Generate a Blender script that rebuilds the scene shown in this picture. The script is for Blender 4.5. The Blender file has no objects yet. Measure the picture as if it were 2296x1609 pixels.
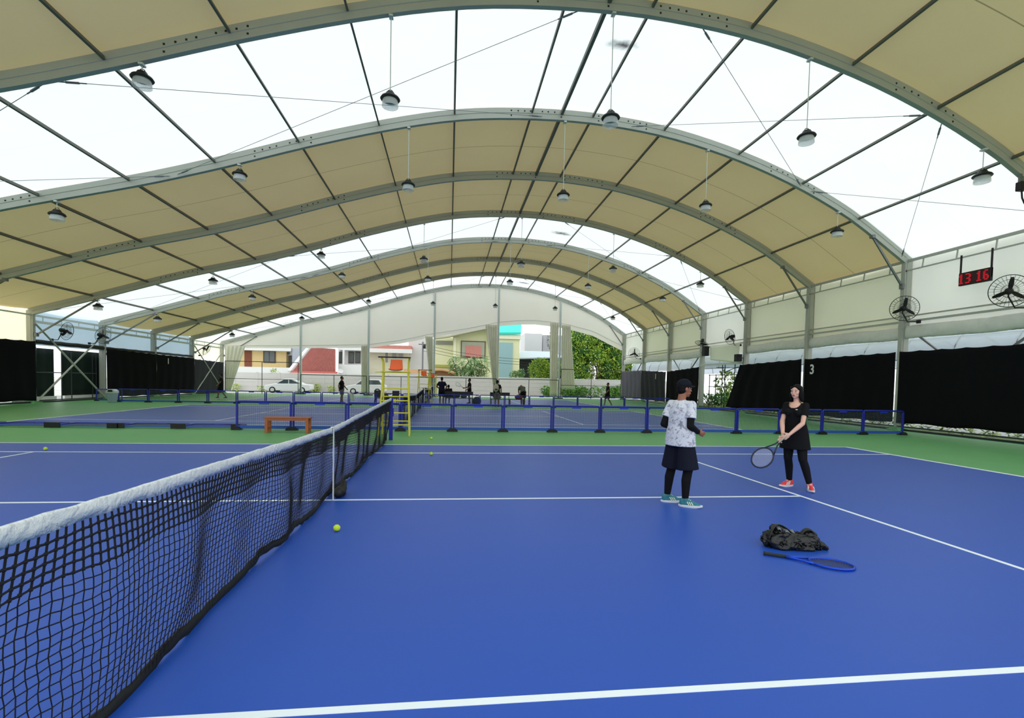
import bpy, bmesh, math, random
from mathutils import Vector, Matrix, Euler, noise

rnd = random.Random(11)
sc = bpy.context.scene
C = sc.collection
PI = math.pi
V = Vector

# ------------------------------------------------------------------ camera
IMG_W, IMG_H = 2296, 1609
CAM = V((1.4425, -6.4387, 1.529))
PITCH, YAW, ROLL = -0.0390, 0.1255, 0.0212
FOC, PCX, PCY = 1120.44, 1148.0, 899.44
_f = V((math.sin(YAW) * math.cos(PITCH), math.cos(YAW) * math.cos(PITCH), math.sin(PITCH)))
_r = V((math.cos(YAW), -math.sin(YAW), 0))
_u = _r.cross(_f)
_r2 = _r * math.cos(ROLL) + _u * math.sin(ROLL)
_u2 = -_r * math.sin(ROLL) + _u * math.cos(ROLL)
cam_data = bpy.data.cameras.new('camera')
cam_data.sensor_width = 36.0
cam_data.lens = FOC / IMG_W * 36.0
cam_data.shift_x = -(PCX - IMG_W / 2) / IMG_W
cam_data.shift_y = (PCY - IMG_H / 2) / IMG_W
cam_data.clip_end = 400
cam = bpy.data.objects.new('camera', cam_data)
C.objects.link(cam)
m4 = Matrix((_r2, _u2, -_f)).transposed().to_4x4()
m4.translation = CAM
cam.matrix_world = m4
sc.camera = cam

# ------------------------------------------------------------------ sky and exposure
SKY = 1.75
world = bpy.data.worlds.new('overcast_sky')
sc.world = world
world.use_nodes = True
_nt = world.node_tree
_bg = _nt.nodes['Background']
_tc = _nt.nodes.new('ShaderNodeTexCoord')
_sep = _nt.nodes.new('ShaderNodeSeparateXYZ')
_ramp = _nt.nodes.new('ShaderNodeValToRGB')
_ramp.color_ramp.elements[0].position = 0.0
_ramp.color_ramp.elements[0].color = (0.95, 0.97, 1.0, 1)
_ramp.color_ramp.elements[1].position = 1.0
_ramp.color_ramp.elements[1].color = (0.95, 1.0, 1.0, 1)
_nt.links.new(_tc.outputs['Generated'], _sep.inputs[0])
_nt.links.new(_sep.outputs['Z'], _ramp.inputs[0])
_nt.links.new(_ramp.outputs['Color'], _bg.inputs['Color'])
_bg.inputs['Strength'].default_value = SKY
sc.view_settings.view_transform = 'Standard'
sc.view_settings.look = 'None'
sc.view_settings.gamma = 1.0
sc.view_settings.use_curve_mapping = False
sc.view_settings.exposure = 0.0
sc.cycles.max_bounces = 10
sc.cycles.diffuse_bounces = 5
sc.cycles.transparent_max_bounces = 16
sc.cycles.transmission_bounces = 6
sc.cycles.sample_clamp_indirect = 6.0
sc.cycles.use_denoising = True
sc.cycles.caustics_reflective = False
sc.cycles.caustics_refractive = False


# ------------------------------------------------------------------ pixel -> place in the world
def ray(px, py):
    return _f + _r2 * ((px - PCX) / FOC) - _u2 * ((py - PCY) / FOC)


def at(px, py, Y):
    d = ray(px, py)
    return CAM + d * ((Y - CAM.y) / d.y)


def atx(px, py, X):
    d = ray(px, py)
    return CAM + d * ((X - CAM.x) / d.x)


def gnd(px, py, z=0.0):
    d = ray(px, py)
    return CAM + d * ((z - CAM.z) / d.z)


# ------------------------------------------------------------------ materials
def lin(c):
    c = c / 255.0
    return c / 12.92 if c <= 0.04045 else ((c + 0.055) / 1.055) ** 2.4


def rgb(r, g, b):
    return (lin(r), lin(g), lin(b), 1.0)


MATS = {}


def mat(name, col, rough=0.6, metal=0.0, var=0.06, scale=6.0, bump=0.0, spec=0.4, emit=None, coords='Object'):
    if name in MATS:
        return MATS[name]
    m = bpy.data.materials.new(name)
    m.use_nodes = True
    nt = m.node_tree
    b = nt.nodes['Principled BSDF']
    b.inputs['Roughness'].default_value = rough
    b.inputs['Metallic'].default_value = metal
    b.inputs['Specular IOR Level'].default_value = spec
    tc = nt.nodes.new('ShaderNodeTexCoord')
    nz = nt.nodes.new('ShaderNodeTexNoise')
    nz.inputs['Scale'].default_value = scale
    nz.inputs['Detail'].default_value = 4.0
    nt.links.new(tc.outputs[coords], nz.inputs['Vector'])
    mx = nt.nodes.new('ShaderNodeMix')
    mx.data_type = 'RGBA'
    c = rgb(*col)
    mx.inputs[6].default_value = tuple(min(1, x * (1 - var)) for x in c[:3]) + (1,)
    mx.inputs[7].default_value = tuple(min(1, x * (1 + var)) for x in c[:3]) + (1,)
    nt.links.new(nz.outputs['Fac'], mx.inputs[0])
    nt.links.new(mx.outputs[2], b.inputs['Base Color'])
    if bump:
        bp = nt.nodes.new('ShaderNodeBump')
        bp.inputs['Strength'].default_value = bump
        bp.inputs['Distance'].default_value = 0.02
        nt.links.new(nz.outputs['Fac'], bp.inputs['Height'])
        nt.links.new(bp.outputs[0], b.inputs['Normal'])
    if emit:
        b.inputs['Emission Color'].default_value = rgb(*emit[0])
        b.inputs['Emission Strength'].default_value = emit[1]
    MATS[name] = m
    return m


def fabric(name, col, transl, transp=0.0, diffuse=1.0, seam=None, seam_col=(60, 55, 40), spots=(), var=0.05, scale=0.7):
    """PVC sheet: reflects diffusely, lets some daylight through; seam = welded seam at local y = 0"""
    m = bpy.data.materials.new(name)
    m.use_nodes = True
    nt = m.node_tree
    nt.nodes.remove(nt.nodes['Principled BSDF'])
    out = nt.nodes['Material Output']
    tc = nt.nodes.new('ShaderNodeTexCoord')
    nz = nt.nodes.new('ShaderNodeTexNoise')
    nz.inputs['Scale'].default_value = scale
    nz.inputs['Detail'].default_value = 3
    nt.links.new(tc.outputs['Object'], nz.inputs['Vector'])
    mul = nt.nodes.new('ShaderNodeMapRange')
    mul.inputs[3].default_value = 1 - var
    mul.inputs[4].default_value = 1 + var
    nt.links.new(nz.outputs['Fac'], mul.inputs[0])
    last = mul.outputs[0]
    if seam:
        sp = nt.nodes.new('ShaderNodeSeparateXYZ')
        nt.links.new(tc.outputs['Object'], sp.inputs[0])
        for off, wd, dark in seam:
            a = nt.nodes.new('ShaderNodeMath'); a.operation = 'SUBTRACT'; a.inputs[1].default_value = off
            nt.links.new(sp.outputs['Y'], a.inputs[0])
            ab = nt.nodes.new('ShaderNodeMath'); ab.operation = 'ABSOLUTE'
            nt.links.new(a.outputs[0], ab.inputs[0])
            lt = nt.nodes.new('ShaderNodeMath'); lt.operation = 'GREATER_THAN'; lt.inputs[1].default_value = wd
            nt.links.new(ab.outputs[0], lt.inputs[0])
            mr = nt.nodes.new('ShaderNodeMapRange'); mr.inputs[3].default_value = dark; mr.inputs[4].default_value = 1.0
            nt.links.new(lt.outputs[0], mr.inputs[0])
            mm = nt.nodes.new('ShaderNodeMath'); mm.operation = 'MULTIPLY'
            nt.links.new(last, mm.inputs[0]); nt.links.new(mr.outputs[0], mm.inputs[1])
            last = mm.outputs[0]
    for (px, py, sx, sy) in spots:
        mp = nt.nodes.new('ShaderNodeVectorMath'); mp.operation = 'SUBTRACT'; mp.inputs[1].default_value = (px, py, 0)
        nt.links.new(tc.outputs['Object'], mp.inputs[0])
        ms = nt.nodes.new('ShaderNodeVectorMath'); ms.operation = 'MULTIPLY'; ms.inputs[1].default_value = (1 / sx, 1 / sy, 0)
        nt.links.new(mp.outputs[0], ms.inputs[0])
        n2 = nt.nodes.new('ShaderNodeTexNoise'); n2.inputs['Scale'].default_value = 5
        nt.links.new(tc.outputs['Object'], n2.inputs['Vector'])
        ln = nt.nodes.new('ShaderNodeVectorMath'); ln.operation = 'LENGTH'
        nt.links.new(ms.outputs[0], ln.inputs[0])
        ad = nt.nodes.new('ShaderNodeMath'); ad.operation = 'ADD'
        nt.links.new(ln.outputs['Value'], ad.inputs[0]); nt.links.new(n2.outputs['Fac'], ad.inputs[1])
        mr = nt.nodes.new('ShaderNodeMapRange'); mr.inputs[1].default_value = 0.6; mr.inputs[2].default_value = 1.5
        mr.inputs[3].default_value = 0.12; mr.inputs[4].default_value = 1.0
        nt.links.new(ad.outputs[0], mr.inputs[0])
        mm = nt.nodes.new('ShaderNodeMath'); mm.operation = 'MULTIPLY'
        nt.links.new(last, mm.inputs[0]); nt.links.new(mr.outputs[0], mm.inputs[1])
        last = mm.outputs[0]

    def tinted(c):
        vm = nt.nodes.new('ShaderNodeVectorMath'); vm.operation = 'SCALE'
        vm.inputs[0].default_value = c[:3]
        nt.links.new(last, vm.inputs['Scale'])
        return vm.outputs[0]
    c = rgb(*col)
    d = nt.nodes.new('ShaderNodeBsdfDiffuse')
    nt.links.new(tinted([x * diffuse for x in c[:3]]), d.inputs['Color'])
    t = nt.nodes.new('ShaderNodeBsdfTranslucent')
    nt.links.new(tinted([x for x in transl]), t.inputs['Color'])
    add = nt.nodes.new('ShaderNodeAddShader')
    nt.links.new(d.outputs[0], add.inputs[0]); nt.links.new(t.outputs[0], add.inputs[1])
    res = add.outputs[0]
    if transp:
        tr = nt.nodes.new('ShaderNodeBsdfTransparent')
        nt.links.new(tinted(transp), tr.inputs['Color'])
        ad2 = nt.nodes.new('ShaderNodeAddShader')
        nt.links.new(res, ad2.inputs[0]); nt.links.new(tr.outputs[0], ad2.inputs[1])
        res = ad2.outputs[0]
    nt.links.new(res, out.inputs['Surface'])
    return m


# ------------------------------------------------------------------ mesh builder
class MB:
    def __init__(self):
        self.v = []; self.f = []; self.m = []; self.mi = 0

    def add(self, vs, fs):
        o = len(self.v)
        self.v += [tuple(x) for x in vs]
        for f in fs:
            self.f.append(tuple(o + i for i in f)); self.m.append(self.mi)
        return self

    def box(self, c, s, rot=None):
        c = V(c); x, y, z = s[0] / 2, s[1] / 2, s[2] / 2
        vs = [V((a * x, b * y, d * z)) for a in (-1, 1) for b in (-1, 1) for d in (-1, 1)]
        if rot is not None:
            vs = [rot @ p for p in vs]
        return self.add([c + p for p in vs], [(0, 1, 3, 2), (4, 6, 7, 5), (0, 4, 5, 1), (2, 3, 7, 6), (0, 2, 6, 4), (1, 5, 7, 3)])

    def bbox(self, lo, hi):
        lo, hi = V(lo), V(hi)
        return self.box((lo + hi) / 2, hi - lo)

    def bar(self, a, b, w, h=None, up=(0, 0, 1)):
        a, b = V(a), V(b); h = h or w
        d = (b - a).normalized(); up = V(up)
        if abs(d.dot(up)) > 0.98:
            up = V((1, 0, 0))
        s = d.cross(up).normalized(); u = s.cross(d)
        vs = []
        for p in (a, b):
            for (i, j) in ((-1, -1), (1, -1), (1, 1), (-1, 1)):
                vs.append(p + s * (i * w / 2) + u * (j * h / 2))
        return self.add(vs, [(3, 2, 1, 0), (4, 5, 6, 7), (0, 1, 5, 4), (1, 2, 6, 5), (2, 3, 7, 6), (3, 0, 4, 7)])

    def tube(self, pts, r, n=8, closed=False, caps=True, sx=1.0, ref=None):
        pts = [V(p) for p in pts]; k = len(pts)
        rs = r if isinstance(r, (list, tuple)) else [r] * k
        rings = []
        prev = None
        for i, p in enumerate(pts):
            if closed:
                d = pts[(i + 1) % k] - pts[i - 1]
            else:
                d = pts[min(i + 1, k - 1)] - pts[max(i - 1, 0)]
            if d.length < 1e-9:
                d = V((0, 0, 1))
            d.normalize()
            if prev is None:
                a = V(ref) if ref else (V((0, 0, 1)) if abs(d.z) < 0.9 else V((1, 0, 0)))
            else:
                a = prev
            s = a - d * a.dot(d)
            if s.length < 1e-6:
                s = V((1, 0, 0)) - d * d.x
            s.normalize(); prev = s
            t = d.cross(s)
            rings.append([p + s * (rs[i] * sx * math.cos(2 * PI * j / n)) + t * (rs[i] * math.sin(2 * PI * j / n)) for j in range(n)])
        vs = [q for ring in rings for q in ring]
        fs = []
        for i in range(k if closed else k - 1):
            a, b = i * n, ((i + 1) % k) * n
            for j in range(n):
                fs.append((a + j, a + (j + 1) % n, b + (j + 1) % n, b + j))
        if caps and not closed:
            fs.append(tuple(reversed(range(n)))); fs.append(tuple((k - 1) * n + j for j in range(n)))
        return self.add(vs, fs)

    def lathe(self, prof, n=16, c=(0, 0, 0), rot=None):
        c = V(c); vs = []; fs = []
        for (r, z) in prof:
            for j in range(n):
                p = V((r * math.cos(2 * PI * j / n), r * math.sin(2 * PI * j / n), z))
                vs.append(c + (rot @ p if rot is not None else p))
        for i in range(len(prof) - 1):
            for j in range(n):
                a, b = i * n, (i + 1) * n
                fs.append((a + j, a + (j + 1) % n, b + (j + 1) % n, b + j))
        fs.append(tuple(reversed(range(n)))); fs.append(tuple((len(prof) - 1) * n + j for j in range(n)))
        return self.add(vs, fs)

    def ball(self, c, r, n=10, rot=None):
        r = r if isinstance(r, (tuple, list)) else (r, r, r)
        c = V(c); vs = []; fs = []
        m = max(4, n // 2)
        for i in range(1, m):
            a = PI * i / m
            for j in range(n):
                b = 2 * PI * j / n
                p = V((r[0] * math.sin(a) * math.cos(b), r[1] * math.sin(a) * math.sin(b), r[2] * math.cos(a)))
                vs.append(c + (rot @ p if rot is not None else p))
        t = V((0, 0, r[2])); t = rot @ t if rot is not None else t
        vs.append(c + t); vs.append(c - t)
        k = (m - 1) * n
        for i in range(m - 2):
            for j in range(n):
                a, b = i * n, (i + 1) * n
                fs.append((a + j, b + j, b + (j + 1) % n, a + (j + 1) % n))
        for j in range(n):
            fs.append((k, j, (j + 1) % n)); fs.append((k + 1, (m - 2) * n + (j + 1) % n, (m - 2) * n + j))
        return self.add(vs, fs)

    def cap(self, a, b, ra, rb, n=12):
        """capsule with a taper"""
        a, b = V(a), V(b); d = (b - a)
        L = d.length
        if L < 1e-6:
            return self.ball(a, ra, n)
        d.normalize()
        pts = []; rs = []
        for k in range(4):
            t = (PI / 2) * (k + 0.25) / 4.25
            pts.append(a - d * (ra * math.cos(t))); rs.append(ra * math.sin(t))
        pts.append(a); rs.append(ra); pts.append(b); rs.append(rb)
        for k in range(3, -1, -1):
            t = (PI / 2) * (k + 0.25) / 4.25
            pts.append(b + d * (rb * math.cos(t))); rs.append(rb * math.sin(t))
        return self.tube(pts, rs, n)

    def sheet(self, fn, nu, nv, th=0.0):
        """surface fn(u,v) with thickness th"""
        P = [[V(fn(i / nu, j / nv)) for j in range(nv + 1)] for i in range(nu + 1)]
        vs = []; fs = []

        def nrm(i, j):
            du = P[min(i + 1, nu)][j] - P[max(i - 1, 0)][j]
            dv = P[i][min(j + 1, nv)] - P[i][max(j - 1, 0)]
            n = du.cross(dv)
            return n.normalized() if n.length > 1e-9 else V((0, 0, 1))
        w = nv + 1
        if th == 0:
            vs = [P[i][j] for i in range(nu + 1) for j in range(w)]
            fs = [(i * w + j, (i + 1) * w + j, (i + 1) * w + j + 1, i * w + j + 1) for i in range(nu) for j in range(nv)]
            return self.add(vs, fs)
        N = [[nrm(i, j) for j in range(w)] for i in range(nu + 1)]
        vs = [P[i][j] + N[i][j] * th / 2 for i in range(nu + 1) for j in range(w)]
        k = len(vs)
        vs += [P[i][j] - N[i][j] * th / 2 for i in range(nu + 1) for j in range(w)]
        for i in range(nu):
            for j in range(nv):
                a, b, c, d = i * w + j, (i + 1) * w + j, (i + 1) * w + j + 1, i * w + j + 1
                fs.append((a, b, c, d)); fs.append((k + d, k + c, k + b, k + a))
        for i in range(nu):
            a, b = i * w, (i + 1) * w
            fs.append((b, a, k + a, k + b))
            a, b = i * w + nv, (i + 1) * w + nv
            fs.append((a, b, k + b, k + a))
        for j in range(nv):
            fs.append((j, j + 1, k + j + 1, k + j))
            a = nu * w + j
            fs.append((a + 1, a, k + a, k + a + 1))
        return self.add(vs, fs)

    def prism(self, poly, d0, d1, axis='y'):
        """polygon (a,b) extruded along an axis; y: (x,z), x: (y,z), z: (x,y)"""
        def q(a, b, d):
            return {'y': (a, d, b), 'x': (d, a, b), 'z': (a, b, d)}[axis]
        n = len(poly)
        vs = [q(a, b, d0) for a, b in poly] + [q(a, b, d1) for a, b in poly]
        fs = [tuple(range(n)), tuple(reversed(range(n, 2 * n)))]
        for i in range(n):
            j = (i + 1) % n
            fs.append((i, n + i, n + j, j))
        return self.add(vs, fs)

    def build(self, name, m, parent=None, smooth=False, loc=None, bevel=0.0, fix=True):
        me = bpy.data.meshes.new(name)
        me.from_pydata(self.v, [], self.f)
        ms = m if isinstance(m, (list, tuple)) else [m]
        for x in ms:
            me.materials.append(x)
        if len(ms) > 1:
            me.polygons.foreach_set('material_index', self.m)
        if fix:
            bm = bmesh.new(); bm.from_mesh(me)
            bmesh.ops.recalc_face_normals(bm, faces=bm.faces)
            bm.to_mesh(me); bm.free()
        if smooth:
            me.polygons.foreach_set('use_smooth', [True] * len(me.polygons))
            if smooth != 'all':
                try:
                    me.set_sharp_from_angle(angle=math.radians(40))
                except Exception:
                    pass
        me.update()
        o = bpy.data.objects.new(name, me)
        C.objects.link(o)
        if loc is not None:
            o.location = loc
        if parent is not None:
            o.parent = parent
        if bevel:
            b = o.modifiers.new('bevel', 'BEVEL'); b.width = bevel; b.segments = 2; b.limit_method = 'ANGLE'
        return o


def remesh(mb, name, m, parent, voxel, smooth=3, extra=None):
    """merge all the shapes of mb into one continuous surface"""
    me = bpy.data.meshes.new(name + '_raw')
    me.from_pydata(mb.v, [], mb.f)
    bm = bmesh.new(); bm.from_mesh(me)
    bmesh.ops.recalc_face_normals(bm, faces=bm.faces)
    bm.to_mesh(me); bm.free()
    o = bpy.data.objects.new(name, me)
    C.objects.link(o)
    r = o.modifiers.new('r', 'REMESH'); r.mode = 'VOXEL'; r.voxel_size = voxel; r.use_smooth_shade = True
    if smooth:
        s = o.modifiers.new('s', 'SMOOTH'); s.factor = 0.5; s.iterations = smooth
    dg = bpy.context.evaluated_depsgraph_get()
    me2 = bpy.data.meshes.new_from_object(o.evaluated_get(dg), depsgraph=dg)
    me2.name = name
    o.modifiers.clear()
    o.data = me2
    bpy.data.meshes.remove(me)
    me2.materials.clear()
    for x in (m if isinstance(m, (list, tuple)) else [m]):
        me2.materials.append(x)
    me2.polygons.foreach_set('use_smooth', [True] * len(me2.polygons))
    o.parent = parent
    return o


def tag(o, label=None, cat=None, group=None, kind=None):
    if label: o['label'] = label
    if cat: o['category'] = cat
    if group: o['group'] = group
    if kind: o['kind'] = kind
    return o


def thing(name, label, cat, loc=(0, 0, 0), rz=0.0, group=None):
    o = bpy.data.objects.new(name, None)
    o.empty_display_size = 0.2
    C.objects.link(o)
    o.location = loc; o.rotation_euler = (0, 0, rz)
    return tag(o, label, cat, group)


def struct(o):
    o['kind'] = 'structure'
    return o


def dup(o, loc=None, rz=None, label=None, group=None, parent=None):
    c = o.copy(); C.objects.link(c)
    if parent is not None: c.parent = parent
    if loc is not None: c.location = loc
    if rz is not None: c.rotation_euler = (c.rotation_euler[0], c.rotation_euler[1], rz)
    if label: c['label'] = label
    if group: c['group'] = group
    for ch in list(o.children):
        dup(ch, parent=c)
    return c


def lerp(a, b, t):
    return a + (b - a) * t


# ------------------------------------------------------------------ palette
M_green = mat('green_acrylic', (96, 164, 100), 0.5, var=0.08, scale=1.2, spec=0.4)
M_blue = mat('blue_acrylic', (30, 78, 176), 0.44, var=0.04, scale=0.6, spec=0.5)
M_line = mat('white_line_paint', (236, 242, 246), 0.6, var=0.03)
M_alu = mat('grey_aluminium', (176, 178, 168), 0.5, 0.15, var=0.05, scale=2)
M_alulight = mat('pale_aluminium', (205, 212, 208), 0.5, 0.2, var=0.04, scale=2)
M_purlin = mat('backlit_purlin_steel', (104, 104, 94), 0.55, 0.1, var=0.05, scale=2)  # backlit darkness of the purlins put into the colour
M_dark = mat('dark_bolt', (28, 28, 26), 0.6)
M_steel = mat('galvanised_steel', (120, 124, 124), 0.45, 0.6)
M_cable = mat('steel_cable', (118, 124, 128), 0.5, 0.3)
M_black = mat('black_plastic', (18, 18, 19), 0.5, var=0.1)
M_blackcloth = mat('black_shade_cloth', (15, 16, 19), 0.9, var=0.2, scale=0.8, spec=0.1)
M_greycloth = mat('dark_grey_shade_cloth', (58, 55, 66), 0.9, var=0.1, scale=0.8, spec=0.1)
M_bluepaint = mat('blue_powder_coat', (22, 36, 150), 0.4, var=0.06)
M_yellow = mat('yellow_paint', (222, 208, 66), 0.45, var=0.06)
M_orange = mat('orange_plastic', (240, 110, 54), 0.45, var=0.04)
M_wood = mat('orange_brown_wood', (176, 98, 58), 0.55, var=0.18, scale=9)
M_net = mat('black_net_cord', (14, 15, 24), 0.8)
M_band = mat('white_net_band', (220, 222, 224), 0.85, var=0.08, scale=26, bump=0.9)
M_ball = mat('yellow_green_felt', (198, 222, 60), 0.95, var=0.08, scale=40, spec=0.1)
M_white = mat('white_paint', (228, 230, 228), 0.6)
M_frame_dark = mat('dark_green_steel', (34, 44, 42), 0.5)
M_lens = mat('clear_reflector', (232, 236, 236), 0.2, var=0.03)
M_lens.node_tree.nodes['Principled BSDF'].inputs['Alpha'].default_value = 0.42
F_white = None
# ================================================================== SETTING: ground, courts
struct(MB().bbox((-150, -60, -0.3), (150, 180, -0.06)).build('ground', mat('pale_concrete', (196, 196, 190), 0.85, var=0.1, scale=0.8)))
struct(MB().bbox((-19.0, -15.2, -0.06), (18.75, 41.9, 0.0)).build('floor', M_green))
COURT_Y = (0.0, 15.65, 31.2)
HL, HD, HS, SV = 11.885, 5.485, 4.115, 6.40
for cy in COURT_Y:
    s = struct(MB().bbox((-HL, cy - HD, 0.0), (HL, cy + HD, 0.002)).build('court_surface', M_blue))
    w = 0.05; z0, z1 = 0.002, 0.004
    L = MB()
    def hl(y, x0, x1, wd=w):
        L.bbox((x0, y - wd / 2, z0), (x1, y + wd / 2, z1))
    def vl(x, y0, y1, wd=w):
        L.bbox((x - wd / 2, y0, z0), (x + wd / 2, y1, z1))
    for q in (-1, 1):
        hl(cy + q * (HD - w / 2), -HL, HL); hl(cy + q * HS, -HL + .1, HL - .1)
        vl(q * (HL - .05), cy - HD + w, cy + HD - w, 0.1)
        vl(q * SV, cy - HS + w / 2, cy + HS - w / 2)
        hl(cy, q * (HL - 0.3), q * (HL - .1)) if q > 0 else hl(cy, -HL + .1, -HL + .3)
    hl(cy, -SV + w / 2, SV - w / 2)
    struct(L.build('court_lines', M_line, s))

# ================================================================== SETTING: the tent hall
PROF = [(-18.6, 4.30), (-15.5, 5.23), (-12, 6.32), (-8, 7.36), (-5.7, 8.05), (-3, 8.93), (-0.5, 9.65), (1.4, 10.08), (3, 10.29), (5, 10.40),
        (6.5, 10.38), (8.5, 10.20), (10.4, 9.84), (12.3, 9.32), (14, 8.70), (15.8, 7.87), (17, 7.15), (18.3, 6.30)]


def zr(x):
    P = PROF
    if x <= P[0][0]: return P[0][1] + (x - P[0][0]) * 0.30
    if x >= P[-1][0]: return P[-1][1] - (x - P[-1][0]) * 0.68
    for i in range(len(P) - 1):
        if P[i][0] <= x <= P[i + 1][0]:
            break
    def sl(k):
        a, b = max(k - 1, 0), min(k + 1, len(P) - 1)
        return (P[b][1] - P[a][1]) / (P[b][0] - P[a][0])
    h = P[i + 1][0] - P[i][0]; t = (x - P[i][0]) / h
    m0, m1 = sl(i) * h, sl(i + 1) * h
    t2, t3 = t * t, t * t * t
    return (2 * t3 - 3 * t2 + 1) * P[i][1] + (t3 - 2 * t2 + t) * m0 + (-2 * t3 + 3 * t2) * P[i + 1][1] + (t3 - t2) * m1


XL, XR = -18.6, 18.3
FY = [-14.8, -9.65, -4.6, 0.45, 5.5, 10.55, 15.6, 20.65, 25.7, 30.8, 35.95, 41.2]
WHITE_BAYS = {1, 2, 4, 7, 10}  # unseen bays behind the camera made white to add daylight in the foreground
F_white_a = fabric('white_roof_sheet', (225, 230, 230), (0.44, 0.46, 0.46), (0.12, 0.125, 0.125), 0.6,
                   seam=((0.0, 0.012, .93), (0.22, 0.01, .95)), spots=((5.9, -1.05, .5, .22),), var=0.03)
F_white_b = fabric('white_roof_sheet_far', (225, 230, 230), (0.44, 0.46, 0.46), (0.12, 0.125, 0.125), 0.6,
                   seam=((0.0, 0.012, .93), (0.22, 0.01, .95)), spots=((8.0, .3, .75, .4),), var=0.03)
F_beige = fabric('beige_blackout_sheet', (206, 190, 156), (0.138, 0.104, 0.047), 0.0, 1.05, seam=((0.0, 0.014, .5),), var=0.05, scale=0.5)
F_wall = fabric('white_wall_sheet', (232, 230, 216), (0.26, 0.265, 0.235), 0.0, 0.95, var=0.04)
F_wall_lit = fabric('lit_white_wall_sheet', (232, 232, 224), (0.36, 0.355, 0.355), 0.0, 0.9, var=0.04)  # lit copy of the wall sheet: glow from the white roof put into its colour
F_wall_left = fabric('white_wall_sheet_left', (232, 230, 216), (0.62, 0.60, 0.55), 0.0, 0.9, var=0.04)
F_wall_l = fabric('bluish_clear_sheet', (214, 224, 232), (0.46, 0.52, 0.56), 0.0, 0.45, var=0.06)
F_gable = fabric('gable_sheet', (222, 220, 206), (0.245, 0.225, 0.21), 0.0, 0.9, var=0.03)
F_curtain = fabric('gathered_curtain_sheet', (216, 214, 200), (0.22, 0.215, 0.19), 0.0, 0.9, var=0.05)

xs_roof = [XL - 0.35 + (XR + 0.65 - XL) * i / 90 for i in range(91)]
for b in range(1, len(FY) - 1):
    y0, y1 = FY[b], FY[b + 1]
    mid, half = (y0 + y1) / 2, (y1 - y0) / 2

    def fn(u, v):
        x = XL - 0.3 + (XR + 0.6 - XL) * u
        yy = -half + 2 * half * v
        sag = 0.10 * (1 - (yy / half) ** 2)
        return (x, yy, zr(x) + 0.36 - sag)
    m_ = (F_white_a if b == 4 else F_white_b) if b in WHITE_BAYS else F_beige
    struct(MB().sheet(fn, 90, 6).build('ceiling', m_, smooth='all', loc=(0, mid, 0), fix=False))

# purlins: each tube of each bay
PURL = [-15.95, -13.45, -10.9, -8.4, -5.93, -3.43, -0.95, 1.47, 4.05, 5.07, 6.15, 8.71, 11.5, 14.0, 16.3]
for b in range(2, len(FY) - 1):
    for x in PURL:
        ridge = abs(x - 5.07) < .01
        z = zr(x) + 0.22
        sl = math.atan2(zr(x + .05) - zr(x - .05), .1)
        o = MB().bar((x, FY[b] + .07, z), (x, FY[b + 1] - .07, z), 0.09 if ridge else 0.05, 0.12 if ridge else 0.09,
                     up=(-math.sin(sl), 0, math.cos(sl))).build('ceiling_purlin', M_purlin)
        struct(o)

# arch frames
SEC = [(-.065, 0), (.065, 0), (.065, .13), (.050, .14), (.050, .17), (.065, .18), (.065, .34), (-.065, .34), (-.065, .18), (-.050, .17), (-.050, .14), (-.065, .13)]
N_ARCH = 60


def arch_mb():
    mb = MB()
    rows = []
    for i in range(N_ARCH + 1):
        x = XL - 0.12 + (XR - XL + 0.24) * i / N_ARCH
        d = V((1, 0, (zr(x + .02) - zr(x - .02)) / .04)).normalized()
        n = V((-d.z, 0, d.x))
        rows.append([V((x, a, zr(x))) + n * b for a, b in SEC])
    k = len(SEC)
    vs = [p for r in rows for p in r]
    fs = []
    for i in range(N_ARCH):
        for j in range(k):
            fs.append((i * k + j, i * k + (j + 1) % k, (i + 1) * k + (j + 1) % k, (i + 1) * k + j))
    fs.append(tuple(range(k))); fs.append(tuple(N_ARCH * k + j for j in reversed(range(k))))
    mb.add(vs, fs)
    # bolt holes beside the splices
    mb.mi = 1
    for xc in (-12.0, -3.9, 4.2, 7.2, 13.6):
        for q in (-.85, -.62, -.4, -.2, .2, .4, .62, .85):
            x = xc + q
            for zz in ((.09, .25) if abs(q) > .8 else (.24,)):
                mb.box((x, 0, zr(x) + zz), (.045, .136, .045))
    return mb


def frame_parts(parent):
    arch_mb().build('arch_beam', [M_alu, M_dark], parent)
    for side, xc, zt in ((-1, XL, zr(XL)), (1, XR, zr(XR))):
        o = side * 0.16
        mb = MB()
        mb.box((xc + o, 0, (zt + .2) / 2), (.30, .118, zt + .2))
        mb.box((xc + o - side * .155, 0, zt / 2), (.014, .17, zt))
        mb.box((xc + o - side * .06, 0, zt / 2), (.02, .145, zt))
        mb.box((xc + o - side * .14, 0, zt * .62), (.06, .19, .16))
        mb.build('column', M_alu, parent)
        MB().box((xc + o, 0, .03), (.62, .5, .06)).box((xc + o, 0, .1), (.4, .26, .1)).build('base_plate', M_green, parent)
    for a, b in (((16.95, 0, 7.2), (18.28, 0, 5.42)), ((-15.85, 0, 5.1), (-18.5, 0, 3.33))):
        mb = MB().bar(a, b, .05, .07)
        mb.box(b, (.12, .15, .18)); mb.box(a, (.12, .15, .12))
        mb.build('knee_brace', M_steel, parent)


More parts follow.
